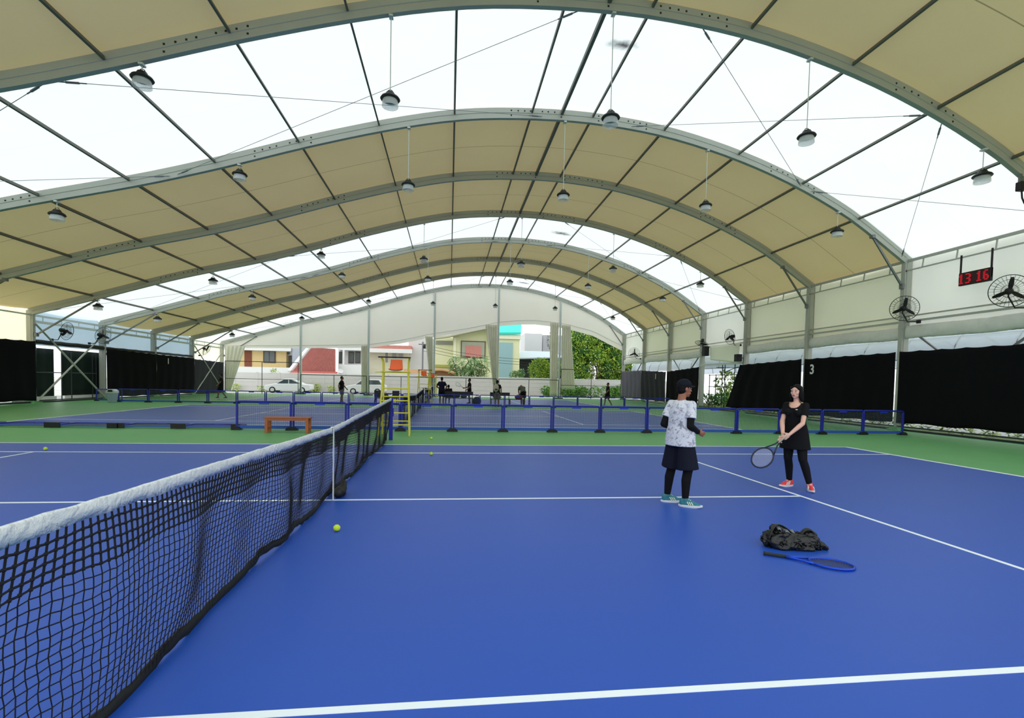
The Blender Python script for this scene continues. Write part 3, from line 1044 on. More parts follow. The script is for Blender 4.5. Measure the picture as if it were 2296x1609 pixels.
def net_parts(root):
    Y0, Y1 = -6.36, 6.36
    n, rows = 298, 22
    thin, thick = MB(), MB()

    def cord(mb, P, r):
        mb.tube(P, r, 4, caps=False)
    split = 5
    ys = [lerp(Y0, Y1, i / n) for i in range(n + 1)]
    for y in ys:
        cord(thick, [netp(y, j / rows) for j in range(0, split + 1)], .0050)
        cord(thin, [netp(y + .004 * math.sin(j * 1.9 + y * 7), j / rows) for j in range(split, rows + 1, 1 if y < 1 else 2)] + ([] if (rows - split) % 2 == 0 or y < 1 else [netp(y, 1)]), .0028)
    for j in range(1, rows):
        P = [netp(y, (j + .07 * math.sin(i * 2.4 + j)) / rows) for i, y in enumerate(ys)]
        cord(thick if j <= split else thin, P, .0050 if j <= split else .0028)
    for j in range(1, split + 1):
        for y in ys:
            thick.ball(netp(y, j / rows), .0085, 5)
    thick.build('upper_netting', M_net, root)
    thin.build('netting', M_net, root)
    # headband
    pts = [Y0 + (Y1 - Y0) * i / 260 for i in range(261)]
    rn = random.Random(4)
    sec = [(-.010, -.037), (-.011, 0), (-.010, .028), (0, .036), (.010, .028), (.011, 0), (.010, -.037), (0, -.03)]
    vs = []; fs = []
    for i, y in enumerate(pts):
        for (a, b) in sec:
            w = .004 * math.sin(i * .9 + b * 60) + rn.uniform(-.0022, .0022)
            vs.append((a * 1.0 + w + .004 * math.sin(y * 3.1), y, ztop(y) - .03 + b * (1 + .06 * math.sin(y * 5)) + rn.uniform(-.002, .002)))
    k = len(sec)
    for i in range(len(pts) - 1):
        for j in range(k):
            fs.append((i * k + j, i * k + (j + 1) % k, (i + 1) * k + (j + 1) % k, (i + 1) * k + j))
    MB().add(vs, fs).build('headband', M_band, root, smooth='all')
    # bottom tape lying along the floor
    def tape(u, v):
        y = lerp(Y0, Y1, u)
        p = netp(y, 1)
        return (p.x + .005 * math.sin(y * 9), p.y, p.z + lerp(.045, -.02, v) + .006 * math.sin(y * 31))
    MB().sheet(tape, 220, 1, .012).build('bottom_tape', mat('black_tape', (26, 28, 26), .8), root, smooth='all')
    MB().box((.022, 0, ztop(0) / 2), (.006, .05, ztop(0))).box((.008, 0, ztop(0) + .01), (.034, .05, .008)).build('centre_strap', M_white, root)
    for q in (-1, 1):
        mb = MB().box((0, q * 6.4, .535), (.09, .09, 1.07)).box((0, q * 6.4, 1.075), (.1, .1, .012)).box((.05, q * 6.4, .7), (.03, .05, .2))
        mb.build('net_post', M_bluepaint, root)
    MB().tube([(0, -6.42, ztop(6.4)), (0, -6.36, ztop(6.36)), ], .006, 6).build('cord', M_steel, root)


net1 = thing('tennis_net', 'long black tennis net with white headband running away from the lower left', 'net', (0, 0, 0), group='tennis nets')
net_parts(net1)
dup(net1, (0, COURT_Y[1], 0), label='black tennis net of the second court, behind the nearest umpire chair')
dup(net1, (0, COURT_Y[2], 0), label='farthest black tennis net, on the third court')
mb = MB().cap((.06, .12, .07), (.06, .36, .07), .07, .06).cap((.10, .16, .06), (.09, .3, .16), .05, .04)
tag(remesh(mb, 'sandbag', M_black, None, .01, 4), 'black weight bag on the floor behind the net strap', 'weight')

# ================================================================== umpire chairs
def umpire_parts(root):
    M = M_yellow
    # legs front (toward camera) and back
    for q in (-1, 1):
        MB().tube([(q * .41, -.34, 0), (q * .335, -.05, 1.72)], .022, 8).build('leg', M, root, smooth=True)
        MB().tube([(q * .375, .28, 0), (q * .375, .28, .18), (q * .33, .10, 1.75)], .022, 8).build('leg', M, root, smooth=True)
    for z in (.30, .62, .95, 1.28):
        t = z / 1.72
        MB().tube([(-lerp(.41, .335, t), lerp(-.34, -.05, t), z), (lerp(.41, .335, t), lerp(-.34, -.05, t), z)], .017, 8).build('rung', M, root, smooth=True)
    for z in (.36, 1.05):
        t = z / 1.75
        MB().tube([(-lerp(.385, .33, t), lerp(.28, .1, t), z), (lerp(.385, .33, t), lerp(.28, .1, t), z)], .017, 8).build('brace', M, root, smooth=True)
    for q in (-1, 1):
        MB().tube([(q * .385, -.27, .28), (q * .375, .24, .36)], .017, 8).build('brace', M, root, smooth=True)
        MB().tube([(q * .36, -.15, 1.05), (q * .35, .17, 1.05)], .017, 8).build('brace', M, root, smooth=True)
    mb = MB()
    mb.tube([(-.40, -.06, 1.73), (.40, -.06, 1.73)], .02, 8).tube([(-.36, .22, 1.73), (.36, .22, 1.73)], .02, 8)
    for q in (-1, 1):
        mb.tube([(q * .35, -.2, 1.73), (q * .35, .3, 1.73)], .018, 8)
        mb.tube([(q * .33, .1, 1.73), (q * .335, .14, 1.95), (q * .35, .12, 2.05), (q * .37, -.02, 2.11), (q * .375, -.2, 2.12)], .02, 8)
        mb.tube([(q * .335, -.05, 1.73), (q * .34, -.06, 1.98), (q * .355, -.1, 2.08), (q * .375, -.2, 2.12)], .02, 8)
    mb.tube([(-.55, -.02, 1.72), (-.36, -.02, 1.72)], .012, 6)
    mb.build('seat_frame', M, root, smooth=True)
    MB().tube([(-.45, -.2, 2.125), (.41, -.2, 2.125)], .018, 8).build('top_bar', M_black, root, smooth=True)

    def pan(u, v):
        x = lerp(-.175, .175, u) * (1.0 if v < .5 else lerp(1.0, .86, (v - .5) * 2))
        if v < .45:
            t = v / .45
            y, z = lerp(-.22, .12, t), 1.79 - .02 * math.sin(PI * t)
        else:
            t = (v - .45) / .55
            y, z = .12 + .07 * math.sin(t * 1.2), lerp(1.79, 2.08, t ** .9)
        z += .025 * (abs(u - .5) * 2) ** 3 * (1 if v < .45 else 0)
        y -= .03 * (abs(u - .5) * 2) ** 3 * (0 if v < .45 else 1)
        return (x, y, z)
    MB().sheet(pan, 14, 22, .016).build('seat', M_orange, root, smooth='all')


u1 = thing('umpire_chair', 'nearest tall yellow umpire chair with orange seat at the end of the near net', 'umpire chair', (-.02, 7.62, 0), group='umpire chairs')
umpire_parts(u1)
dup(u1, (-.05, 24.2, 0), .35, label='second yellow umpire chair with orange seat, behind the second net')
dup(u1, (-.05, 38.4, 0), -.1, label='farthest yellow umpire chair, its orange seat just right of the second one')

# ================================================================== bench, bin, balls
t = thing('bench', 'small orange-brown wooden bench by the near barriers', 'bench', (-2.95, 7.98, 0))
MB().box((0, -.09, .415), (1.2, .16, .03)).box((0, .09, .415), (1.2, .16, .03)).build('seat', M_wood, t, bevel=.004)
MB().box((0, -.13, .37), (1.08, .03, .06)).box((0, .13, .37), (1.08, .03, .06)).build('apron', M_wood, t)
for a in (-1, 1):
    for b_ in (-1, 1):
        MB().box((a * .53, b_ * .13, .2), (.075, .05, .40)).build('leg', M_wood, t, bevel=.004)
    MB().box((a * .53, 0, .12), (.05, .22, .05)).build('stretcher', M_wood, t)

bp = gnd(252, 902)
t = thing('litter_bin', 'grey plastic bin with swing lid beside the left doorway', 'bin', bp)
k = .9
MB().add([(-.17 * k, -.13 * k, 0), (.17 * k, -.13 * k, 0), (.17 * k, .13 * k, 0), (-.17 * k, .13 * k, 0), (-.24 * k, -.18 * k, .52), (.24 * k, -.18 * k, .52), (.24 * k, .18 * k, .52), (-.24 * k, .18 * k, .52)],
         [(0, 1, 2, 3), (4, 5, 6, 7), (0, 1, 5, 4), (1, 2, 6, 5), (2, 3, 7, 6), (3, 0, 4, 7)]).build('body', mat('grey_blue_plastic', (150, 168, 186), .5), t, bevel=.02)
MB().prism([(-.25 * k, .5), (.25 * k, .5), (.24 * k, .62), (.12 * k, .70), (-.12 * k, .70), (-.24 * k, .62)], -.19 * k, .19 * k).build('lid', mat('pale_grey_plastic', (205, 214, 220), .5), t, bevel=.015)
MB().prism([(-.14 * k, .56), (.14 * k, .56), (.1 * k, .67), (-.1 * k, .67)], -.20 * k, -.185 * k).build('opening', M_black, t)

balls = [((755, 1191), 'yellow tennis ball on blue court right of the net strap'), ((967, 1020.5), 'yellow tennis ball on the far singles line right of the net'),
         ((967, 985), 'yellow tennis ball on the green strip right of the umpire chair'), ((102, 1009.5), 'yellow tennis ball on the far side of the net at left')]
b0 = None
for (p, lab) in balls:
    g_ = gnd(*p)
    if b0 is None:
        mb = MB().ball((0, 0, 0), .0335, 24)
        b0 = mb.build('tennis_ball', M_ball, smooth='all', loc=(g_.x, g_.y, .0345 + .002))
        tag(b0, lab, 'ball', 'loose tennis balls')
        cv = []
        for i in range(60):
            a = 2 * PI * i / 60
            p3 = V((math.cos(a) * (1 - .0), math.sin(a), .75 * math.sin(2 * a) * .75)).normalized() * .0335
            cv.append(p3)
        MB().tube(cv, .0012, 5, closed=True).build('seam', mat('pale_seam', (226, 232, 190), .9), b0)
    else:
        dup(b0, (g_.x, g_.y, .0365), rnd.random() * 3, label=lab)
# ================================================================== people
def skin(name, col):
    return mat(name, col, .55, var=.05, scale=20, spec=.3)


M_skin_man = skin('tanned_skin', (150, 98, 76))
M_skin_woman = skin('light_skin', (226, 176, 156))
M_skin_dark = skin('brown_skin', (118, 82, 66))
M_hair = mat('black_hair', (10, 9, 9), .6, var=.2, scale=60, spec=.15)
M_tee_black = mat('black_jersey', (14, 14, 16), .85, var=.2, spec=.2)
M_navy = mat('navy_jersey', (18, 20, 44), .85, var=.15, spec=.2)
M_shorts_navy = mat('dark_navy_shorts', (16, 18, 34), .8, var=.2, spec=.2)

BASE = dict(pel=(0, 0, .93), chest=(0, .0, 1.23), neckb=(0, -.01, 1.42), head=(0, .015, 1.575), shR=(.165, 0, 1.365), elR=(.215, -.03, 1.10), wrR=(.23, .05, .87),
            hipR=(.085, 0, .90), knR=(.10, .02, .49), anR=(.10, -.02, .085), toeR=(.13, .16, .03),
            shL=(-.165, 0, 1.365), elL=(-.215, -.03, 1.10), wrL=(-.23, .05, .87),
            hipL=(-.085, 0, .90), knL=(-.10, .02, .49), anL=(-.10, -.02, .085), toeL=(-.13, .16, .03))


class Fig:
    def __init__(self, name_label, loc, heading, H, over=None, group=None, head_dir=None, female=False):
        self.root = thing('person', name_label, 'person', (loc[0], loc[1], 0), 0, group)
        self.f = V((heading[0], heading[1], 0)).normalized()
        self.r = V((self.f.y, -self.f.x, 0))
        self.s = H / 1.70
        self.fem = female
        self.J = {}
        d = dict(BASE); d.update(over or {})
        for k, p in d.items():
            self.J[k] = self.L(*p)
        self.hd = V((head_dir[0], head_dir[1], head_dir[2] if len(head_dir) > 2 else 0)).normalized() if head_dir else self.f.copy()
        J = self.J
        up = (J['neckb'] - J['pel']).normalized()
        self.tm = Matrix((self.r, up.cross(self.r).normalized(), up)).transposed()
        # head basis
        uh = (J['head'] - J['neckb']).normalized()
        uh = (uh - self.hd * uh.dot(self.hd)).normalized()
        rh = self.hd.cross(uh)
        self.hm = Matrix((rh, self.hd, uh)).transposed()

    def L(self, x, y, z):
        return (self.r * x + self.f * y) * self.s + V((0, 0, z * self.s))

    def hpt(self, x, y, z):
        """point in head space (right, forward, up), metres for a 1.70 m figure"""
        return self.J['head'] + self.hm @ (V((x, y, z)) * self.s)

    def head(self, mb, g=0.0, n=16):
        s = self.s; hm = self.hm
        mb.ball(self.hpt(0, -.008, .018), ((.074 + g) * s, (.094 + g) * s, (.098 + g) * s), n, hm)

    def body(self, m, voxel, hands=True, curlR=.5, curlL=.5, palmR=None, palmL=None, dirR=None, dirL=None, extra=None):
        J, s, mb = self.J, self.s, MB()
        fm = self.fem
        # head
        self.head(mb)
        mb.ball(self.hpt(0, .030, -.045), (.055 * s, .058 * s, .058 * s), 14, self.hm)
        mb.ball(self.hpt(0, .055, -.085), (.026 * s, .026 * s, .022 * s), 10, self.hm)
        mb.ball(self.hpt(.036, .058, -.018), (.026 * s, .025 * s, .024 * s), 10, self.hm)
        mb.ball(self.hpt(-.036, .058, -.018), (.026 * s, .025 * s, .024 * s), 10, self.hm)
        mb.cap(self.hpt(0, .084, .018), self.hpt(0, .102, -.022), .008 * s, .0125 * s, 8)
        mb.cap(self.hpt(-.045, .076, .036), self.hpt(.045, .076, .036), .010 * s, .010 * s, 8)
        mb.cap(self.hpt(-.018, .082, -.052), self.hpt(.018, .082, -.052), .009 * s, .009 * s, 8)
        for q in (-1, 1):
            mb.ball(self.hpt(q * .078, -.012, -.005), (.010 * s, .020 * s, .032 * s), 10, self.hm)
        mb.cap(J['neckb'] - V((0, 0, .02 * s)), self.hpt(0, -.02, -.05), (.056 if not fm else .047) * s, (.053 if not fm else .045) * s)
        # torso
        w = .9 if fm else 1.0
        mb.ball(J['chest'], (.158 * s * w, .108 * s, .19 * s), 18, self.tm)
        mb.ball(J['pel'].lerp(J['chest'], .48), (.13 * s * w, .098 * s, .17 * s), 16, self.tm)
        mb.ball(J['pel'], (.158 * s, .118 * s, .135 * s), 16, self.tm)
        for k in 'RL':
            mb.cap(J['neckb'] - V((0, 0, .04 * s)), J['sh' + k], .050 * s, .048 * s)
            mb.cap(J['chest'], J['sh' + k] - V((0, 0, .01)), .1 * s, .050 * s)
            a = .86 if fm else 1
            mb.cap(J['sh' + k], J['el' + k], .049 * s * a, .040 * s * a)
            mid = J['el' + k].lerp(J['wr' + k], .3)
            mb.cap(J['el' + k], mid, .041 * s * a, .043 * s * a)
            mb.cap(mid, J['wr' + k], .043 * s * a, .028 * s * a)
            mb.cap(J['hip' + k], J['kn' + k], .09 * s, .060 * s)
            d = (J['an' + k] - J['kn' + k])
            b = V((0, 0, 0)) - self.f * (.018 * s)
            mb.cap(J['kn' + k], J['kn' + k] + d * .33 + b, .056 * s, .057 * s)
            mb.cap(J['kn' + k] + d * .33 + b, J['an' + k], .057 * s, .037 * s)
            mb.cap(J['an' + k], J['an' + k].lerp(J['toe' + k], .25), .036 * s, .030 * s)
        if fm:
            for q in (-1, 1):
                mb.ball(J['chest'] + self.r * (q * .07 * s) + self.f * (.075 * s) + V((0, 0, .01 * s)), (.06 * s, .06 * s, .06 * s), 12)
        if hands:
            for k, curl, pn, dr, sd in (('R', curlR, palmR, dirR, 1), ('L', curlL, palmL, dirL, -1)):
                d = V(dr).normalized() if dr else (J['wr' + k] - J['el' + k]).normalized()
                n = V(pn) if pn else (self.r * (-sd))
                self.hand(mb, J['wr' + k], d, n, curl, k)
        if extra:
            extra(mb)
        return remesh(mb, 'body', m, self.root, voxel, 3 if voxel < .009 else 2)

    def hand(self, mb, w, d, n, curl, k):
        s = self.s
        n = (n - d * n.dot(d)).normalized()
        t = d.cross(n).normalized()            # toward the thumb
        if (k == 'R') == (t.dot(self.f) < 0) and abs(t.dot(self.f)) > .2:
            t = t
        if t.dot(self.f + V((0, 0, .6))) < 0:
            t = -t
        pm = Matrix((t, d, n)).transposed()
        mb.cap(w, w + d * .03 * s, .025 * s, .026 * s, 8)
        mb.ball(w + d * .052 * s, (.040 * s, .05 * s, .017 * s), 12, pm)
        for i, Lf in enumerate((.072, .080, .074, .058)):
            p = w + d * (.088 - .004 * abs(i - 1)) * s + t * (.031 - .021 * i) * s
            ang = .25 * curl
            for seg, fr in enumerate((.45, .32, .23)):
                dd = d * math.cos(ang) + n * math.sin(ang)
                q = p + dd * (Lf * fr * s)
                mb.cap(p, q, (.0092 - .0006 * seg) * s, (.0086 - .0006 * seg) * s, 8)
                p = q; ang += 1.15 * curl
        p = w + d * .028 * s + t * .030 * s
        q = p + (d * .55 + t * .6 + n * .35).normalized() * .045 * s
        mb.cap(p, q, .0125 * s, .0105 * s, 8)
        q2 = q + (d * .8 + t * .1 + n * .55 * (.4 + curl)).normalized() * .035 * s
        mb.cap(q, q2, .0105 * s, .009 * s, 8)

    def shirt(self, m, voxel, hem=.78, sleeve=.72, g=.018, flare=.0, loose=1.0, name='shirt', neck=.05):
        J, s, mb = self.J, self.s, MB()
        w = .92 if self.fem else 1.0
        mb.ball(J['chest'], ((.162 * w + g) * s, (.108 + g) * s, (.195 + g) * s), 18, self.tm)
        hemp = self.L(0, 0, hem)
        pl = J['pel']
        up = (J['neckb'] - pl).normalized()
        hp = pl + up * ((hem - .93) * s)
        pts = [J['chest'] + up * .03 * s, J['pel'].lerp(J['chest'], .5), pl + up * .06 * s, hp]
        rs = [(.105 + g) * s, (.098 + g) * s * loose, (.112 + g) * s * loose, (.118 + g + flare) * s * loose]
        mb.tube(pts, rs, 24, sx=1.42, ref=self.r)
        for k in 'RL':
            mb.cap(J['neckb'] - up * neck * s, J['sh' + k], (.045 + g * .6) * s, (.048 + g * .5) * s)
            mb.cap(J['chest'], J['sh' + k] - V((0, 0, .01)), (.10 + g * .5) * s, (.052 + g * .5) * s)
            e = J['sh' + k].lerp(J['el' + k], sleeve)
            mb.tube([J['sh' + k].lerp(J['el' + k], .06), e], [(.050 + g * .5) * s, (.052 + g * .9) * s], 14)
            mb.ball(J['sh' + k], (.053 + g * .5) * s, 12)
        if self.fem:
            for q in (-1, 1):
                mb.ball(J['chest'] + self.r * (q * .07 * s) + self.f * (.08 * s) + V((0, 0, .01 * s)), (.066 * s, .066 * s, .066 * s), 12)
        return remesh(mb, name, m, self.root, voxel, 2)

    def shorts(self, m, voxel, hem=.50, g=.02, flare=.03, waist=.98):
        J, s, mb = self.J, self.s, MB()
        up = (J['neckb'] - J['pel']).normalized()
        top = J['pel'] + up * ((waist - .93) * s)
        low = J['hipR'].lerp(J['hipL'], .5) - V((0, 0, .10 * s))
        mb.tube([top, J['pel'], low], [(.105 + g) * s, (.122 + g) * s, (.125 + g) * s], 20, sx=1.36, ref=self.r)
        for k in 'RL':
            h, kn = J['hip' + k], J['kn' + k]
            t = min(1.0, max(.2, (h.z - hem * s) / max(.05, (h.z - kn.z))))
            e = h.lerp(kn, t)
            mb.tube([h + V((0, 0, .02 * s)), e], [(.086 + g) * s, (.088 + g + flare) * s], 16)
        return remesh(mb, 'shorts', m, self.root, voxel, 2)

    def legwear(self, m, voxel, top=0.0, g=.005, name='leggings'):
        J, s, mb = self.J, self.s, MB()
        for k in 'RL':
            h = J['hip' + k].lerp(J['kn' + k], top)
            mb.cap(h, J['kn' + k], (.09 + g) * s, (.060 + g) * s)
            d = (J['an' + k] - J['kn' + k]); b = -self.f * (.018 * s)
            mb.cap(J['kn' + k], J['kn' + k] + d * .33 + b, (.056 + g) * s, (.057 + g) * s)
            mb.tube([J['kn' + k] + d * .33 + b, J['kn' + k] + d * .93], [(.057 + g) * s, (.038 + g) * s], 14)
        if top <= 0:
            mb.ball(J['pel'], ((.16 + g) * s, (.12 + g) * s, (.13 + g) * s), 16, self.tm)
        return remesh(mb, name, m, self.root, voxel, 2)

    def arm_sleeves(self, m, voxel, g=.004):
        J, s, mb = self.J, self.s, MB()
        for k in 'RL':
            mb.cap(J['sh' + k].lerp(J['el' + k], .3), J['el' + k], (.05 + g) * s, (.041 + g) * s)
            mid = J['el' + k].lerp(J['wr' + k], .3)
            mb.cap(J['el' + k], mid, (.041 + g) * s, (.043 + g) * s)
            mb.tube([mid, J['el' + k].lerp(J['wr' + k], .97)], [(.043 + g) * s, (.03 + g) * s], 12)
        return remesh(mb, 'arm_sleeves', m, self.root, voxel, 2)

    def hair(self, m, voxel, style='short'):
        s, mb = self.s, MB()
        if style == 'short':
            mb.ball(self.hpt(0, -.020, .030), (.081 * s, .092 * s, .100 * s), 16, self.hm)
            mb.ball(self.hpt(0, -.045, -.01), (.072 * s, .06 * s, .07 * s), 14, self.hm)
        elif style == 'bob':
            mb.ball(self.hpt(0, -.024, .032), (.084 * s, .095 * s, .094 * s), 18, self.hm)
            mb.ball(self.hpt(0, -.050, -.05), (.084 * s, .064 * s, .10 * s), 16, self.hm)
            for q in (-1, 1):
                mb.ball(self.hpt(q * .068, -.012, -.035), (.026 * s, .055 * s, .108 * s), 14, self.hm)
                mb.cap(self.hpt(q * .062, .026, .066), self.hpt(q * .080, .010, -.02), .022 * s, .018 * s)
                mb.cap(self.hpt(q * .080, .010, -.02), self.hpt(q * .082, -.006, -.115), .018 * s, .017 * s)
                mb.cap(self.hpt(q * .074, -.02, -.02), self.hpt(q * .078, -.03, -.135), .034 * s, .026 * s)
            for q in (-1, 1):
                mb.cap(self.hpt(.008 * q, .058, .094), self.hpt(.058 * q, .050, .055), .016 * s, .017 * s)
        return remesh(mb, 'hair', m, self.root, voxel, 2)

    def face(self):
        s = self.s
        ew = MB(); ir = MB(); br = MB()
        for q in (-1, 1):
            ir.ball(self.hpt(q * .031, .0835, .012), (.0085 * s, .004 * s, .0062 * s), 8, self.hm)
            br.cap(self.hpt(q * .018, .0855, .034), self.hpt(q * .046, .0765, .036), .0028 * s, .0022 * s, 6)
            ew.ball(self.hpt(q * .031, .081, .012), (.0145 * s, .005 * s, .0075 * s), 8, self.hm)
        ew.build('eye', mat('eye_white', (216, 208, 204), .3), self.root, smooth='all')
        ir.build('iris', mat('dark_iris', (26, 18, 16), .3), self.root, smooth='all')
        br.build('eyebrow', M_hair, self.root, smooth='all')
        lp = MB().cap(self.hpt(-.017, .0885, -.051), self.hpt(.017, .0885, -.051), .0042 * s, .0042 * s, 8).cap(self.hpt(-.012, .089, -.060), self.hpt(.012, .089, -.060), .0045 * s, .0045 * s, 8)
        lp.build('lips', mat('lip_red', (172, 84, 84), .45), self.root, smooth='all')

    def shoe(self, k, direction, upper, sole, voxel=.006, stripes=None, tilt=0):
        s = self.s
        d = V((direction[0], direction[1], 0)).normalized()
        r = V((d.y, -d.x, 0))
        a = self.J['an' + k]; o = V((a.x, a.y, 0)) - d * (.065 * s)

        def P(x, y, z):
            return o + (r * x + d * y) * s + V((0, 0, z * s))
        out = []
        for i in range(24):
            t = 2 * PI * i / 24
            y = .135 + .15 * math.sin(t)
            w = .040 + .010 * (y / .285) - .018 * max(0, (y - .2) / .085) ** 2
            out.append((w * math.cos(t), y))
        n = len(out)
        vs = []
        for sc_, z in ((.96, 0.002), (1.04, .012), (1.02, .034)):
            for (x, y) in out:
                vs.append(P(x * sc_, .135 + (y - .135) * sc_, z + .012 * max(0, (y - .2) / .085) * (1 if z > 0 else 1)))
        fs = [tuple(reversed(range(n))), tuple(range(2 * n, 3 * n))]
        for q in range(2):
            for i in range(n):
                fs.append((q * n + i, q * n + (i + 1) % n, (q + 1) * n + (i + 1) % n, (q + 1) * n + i))
        mb = MB()
        mb.cap(P(0, .03, .05), P(0, .03, .085), .036 * s, .036 * s)
        mb.cap(P(0, .03, .055), P(0, .16, .050), .037 * s, .038 * s)
        mb.cap(P(0, .14, .05), P(.002, .235, .034), .040 * s, .030 * s)
        mb.cap(P(0, .10, .085), P(0, .19, .055), .030 * s, .026 * s)
        mb.cap(P(0, .065, .09), P(0, .07, .11), .041 * s, .041 * s)
        sh = remesh(mb, 'shoe', upper, self.root, voxel, 2)
        MB().add(vs, fs).build('sole', sole, sh, smooth=True)
        if stripes:
            for q in (-1, 1):
                for j in range(3):
                    y = .10 + .026 * j
                    MB().bar(P(q * .041, y + .02, .04), P(q * .034, y - .005, .078), .010 * s, .010 * s, up=r).build('stripe', stripes, sh)
            for j in range(4):
                y = .115 + .02 * j
                MB().tube([P(-.02, y, .108 - .013 * j), P(0, y, .114 - .013 * j), P(.02, y, .108 - .013 * j)], .004 * s, 5).build('lace', stripes, sh)
        return sh


# ------------------------------------------------------------------ the man in the white shirt, seen from behind
def camo(name):
    m = mat(name, (214, 214, 222), .85, var=.04, scale=8, spec=.2)
    nt = m.node_tree; b = nt.nodes['Principled BSDF']
    src = b.inputs['Base Color'].links[0].from_socket
    tc = nt.nodes.new('ShaderNodeTexCoord')
    nz = nt.nodes.new('ShaderNodeTexNoise'); nz.inputs['Scale'].default_value = 20; nz.inputs['Detail'].default_value = 6; nz.inputs['Distortion'].default_value = 1.2
    nt.links.new(tc.outputs['Object'], nz.inputs['Vector'])
    cr = nt.nodes.new('ShaderNodeValToRGB'); cr.color_ramp.interpolation = 'LINEAR'
    e = cr.color_ramp.elements
    e[0].position = .50; e[0].color = (0, 0, 0, 1); e[1].position = .66; e[1].color = (1, 1, 1, 1)
    nt.links.new(nz.outputs['Fac'], cr.inputs[0])
    mx = nt.nodes.new('ShaderNodeMix'); mx.data_type = 'RGBA'
    mx.inputs[7].default_value = rgb(138, 138, 152)
    nt.links.new(cr.outputs['Color'], mx.inputs[0]); nt.links.new(src, mx.inputs[6])
    nt.links.new(mx.outputs[2], b.inputs['Base Color'])
    return m


man = Fig('man in dark cap and grey-patterned white shirt seen from behind', (4.38, -.40), (.90, .44), 1.60,
          dict(anL=(-.175, -.02, .085), toeL=(-.10, .14, .03), knL=(-.15, .03, .49), anR=(.125, -.02, .085), toeR=(.25, .10, .03), knR=(.125, .02, .49),
               elR=(.205, -.07, 1.09), wrR=(.17, .15, 1.00), elL=(-.205, -.10, 1.09), wrL=(-.16, .13, 1.02), head=(0.012, .035, 1.575)),
          head_dir=(1, .10, -.02))
man.body(M_skin_man, .006, curlR=.85, curlL=.6, palmR=(-.6, .2, .2), dirR=(.85, .25, -.25))
man.face()
man.shirt(camo('grey_patterned_white_jersey'), .008, hem=.815, sleeve=.64, g=.022, loose=1.10, flare=.006)
man.shorts(M_shorts_navy, .009, hem=.50, g=.016, flare=.038, waist=.93)
man.legwear(M_tee_black, .007, top=.3)
man.arm_sleeves(M_tee_black, .006)
man.hair(M_hair, .007, 'short')
mb = MB()
mb.ball(man.hpt(0, -.008, .055), (.086 * man.s, .106 * man.s, .088 * man.s), 18, man.hm)
cap_o = remesh(mb, 'cap', mat('dark_navy_cap', (14, 18, 28), .85, spec=.2), man.root, .006, 2)
# cut: cap sits above the brow, so only the upper half is kept
bm = bmesh.new(); bm.from_mesh(cap_o.data)
pl_co = man.hpt(0, 0, .036); pl_no = man.hm @ V((0, .12, 1))
bmesh.ops.bisect_plane(bm, geom=bm.verts[:] + bm.edges[:] + bm.faces[:], plane_co=pl_co, plane_no=pl_no, clear_inner=True)
bmesh.ops.holes_fill(bm, edges=[e for e in bm.edges if e.is_boundary])
bm.to_mesh(cap_o.data); bm.free()


def brim(u, v):
    a = lerp(-1.15, 1.15, u)
    r0, r1 = .088, .165
    rr = lerp(r0, lerp(r1, .12, abs(u - .5) * 2), v)
    return man.hpt(math.sin(a) * min(rr, .10) * .80, math.cos(a) * rr + .008, .052 - .012 * v - .02 * (abs(u - .5) * 2) ** 2)


MB().sheet(brim, 16, 6, .006).build('cap_brim', MATS['dark_navy_cap'], man.root, smooth='all')
M_teal = mat('teal_knit', (52, 120, 132), .7, var=.15, scale=60)
M_sole = mat('white_rubber', (222, 226, 224), .6)
M_lace = mat('pale_yellow_stripe', (232, 236, 200), .6)
man.shoe('L', (.98, -.2), M_teal, M_sole, .005, M_lace)
man.shoe('R', (.86, -.52), M_teal, M_sole, .005, M_lace)

# ------------------------------------------------------------------ the woman in black with a racket
wo = Fig('woman in black sportswear and red shoes holding a racket low with both hands', (6.735, .50), (-.85, -.53), 1.585,
         dict(anR=(.165, -.06, .085), toeR=(.17, .1, .03), knR=(.155, .06, .49), anL=(-.175, .02, .085), toeL=(-.2, .18, .03), knL=(-.085, .10, .49),
              hipR=(.145, .06, .90), hipL=(-.025, .06, .90),
              pel=(.06, .055, .94), chest=(.06, .08, 1.23), shR=(.202, .07, 1.352), shL=(-.082, .07, 1.352), neckb=(.06, .06, 1.41), head=(.06, .085, 1.575),
              elR=(.225, .17, 1.09), wrR=(.10, .42, .865), elL=(-.105, .22, 1.08), wrL=(.01, .39, .91)),
         head_dir=(-.93, -.50, -.03), female=True)
grip_dir = V((-.50, -.10, -.46)).normalized()
wo.body(M_skin_woman, .006, curlR=1.0, curlL=.95, palmR=(.1, -.9, .1), palmL=(.1, .9, -.1), dirR=(-.7, -.1, -.7), dirL=(-.75, .1, -.55))
wo.face()
wo.shirt(M_tee_black, .006, hem=.80, sleeve=.58, g=.010, flare=.02, name='shirt', neck=.055)
ws_ = bpy.data.objects['shirt'] if False else [c for c in wo.root.children if c.name.startswith('shirt')][0]
sc_c = wo.J['neckb'] + wo.f * (.10 * wo.s) + V((0, 0, .0))
bm = bmesh.new(); bm.from_mesh(ws_.data)
bmesh.ops.delete(bm, geom=[v for v in bm.verts if (v.co - sc_c).length < .088], context='VERTS')
bm.to_mesh(ws_.data); bm.free()
mb = MB()
up_ = V((0, 0, 1))
mb.tube([wo.J['pel'] + up_ * .06, wo.J['pel'] - up_ * .05, wo.J['pel'] - up_ * .27], [.125, .142, .168], 24, sx=1.30, ref=wo.r)
remesh(mb, 'skirt', mat('black_skirt', (13, 13, 16), .85, var=.2, spec=.2), wo.root, .009, 2)
wo.legwear(mat('black_leggings', (15, 15, 18), .8, var=.1, spec=.2), .007, top=0)
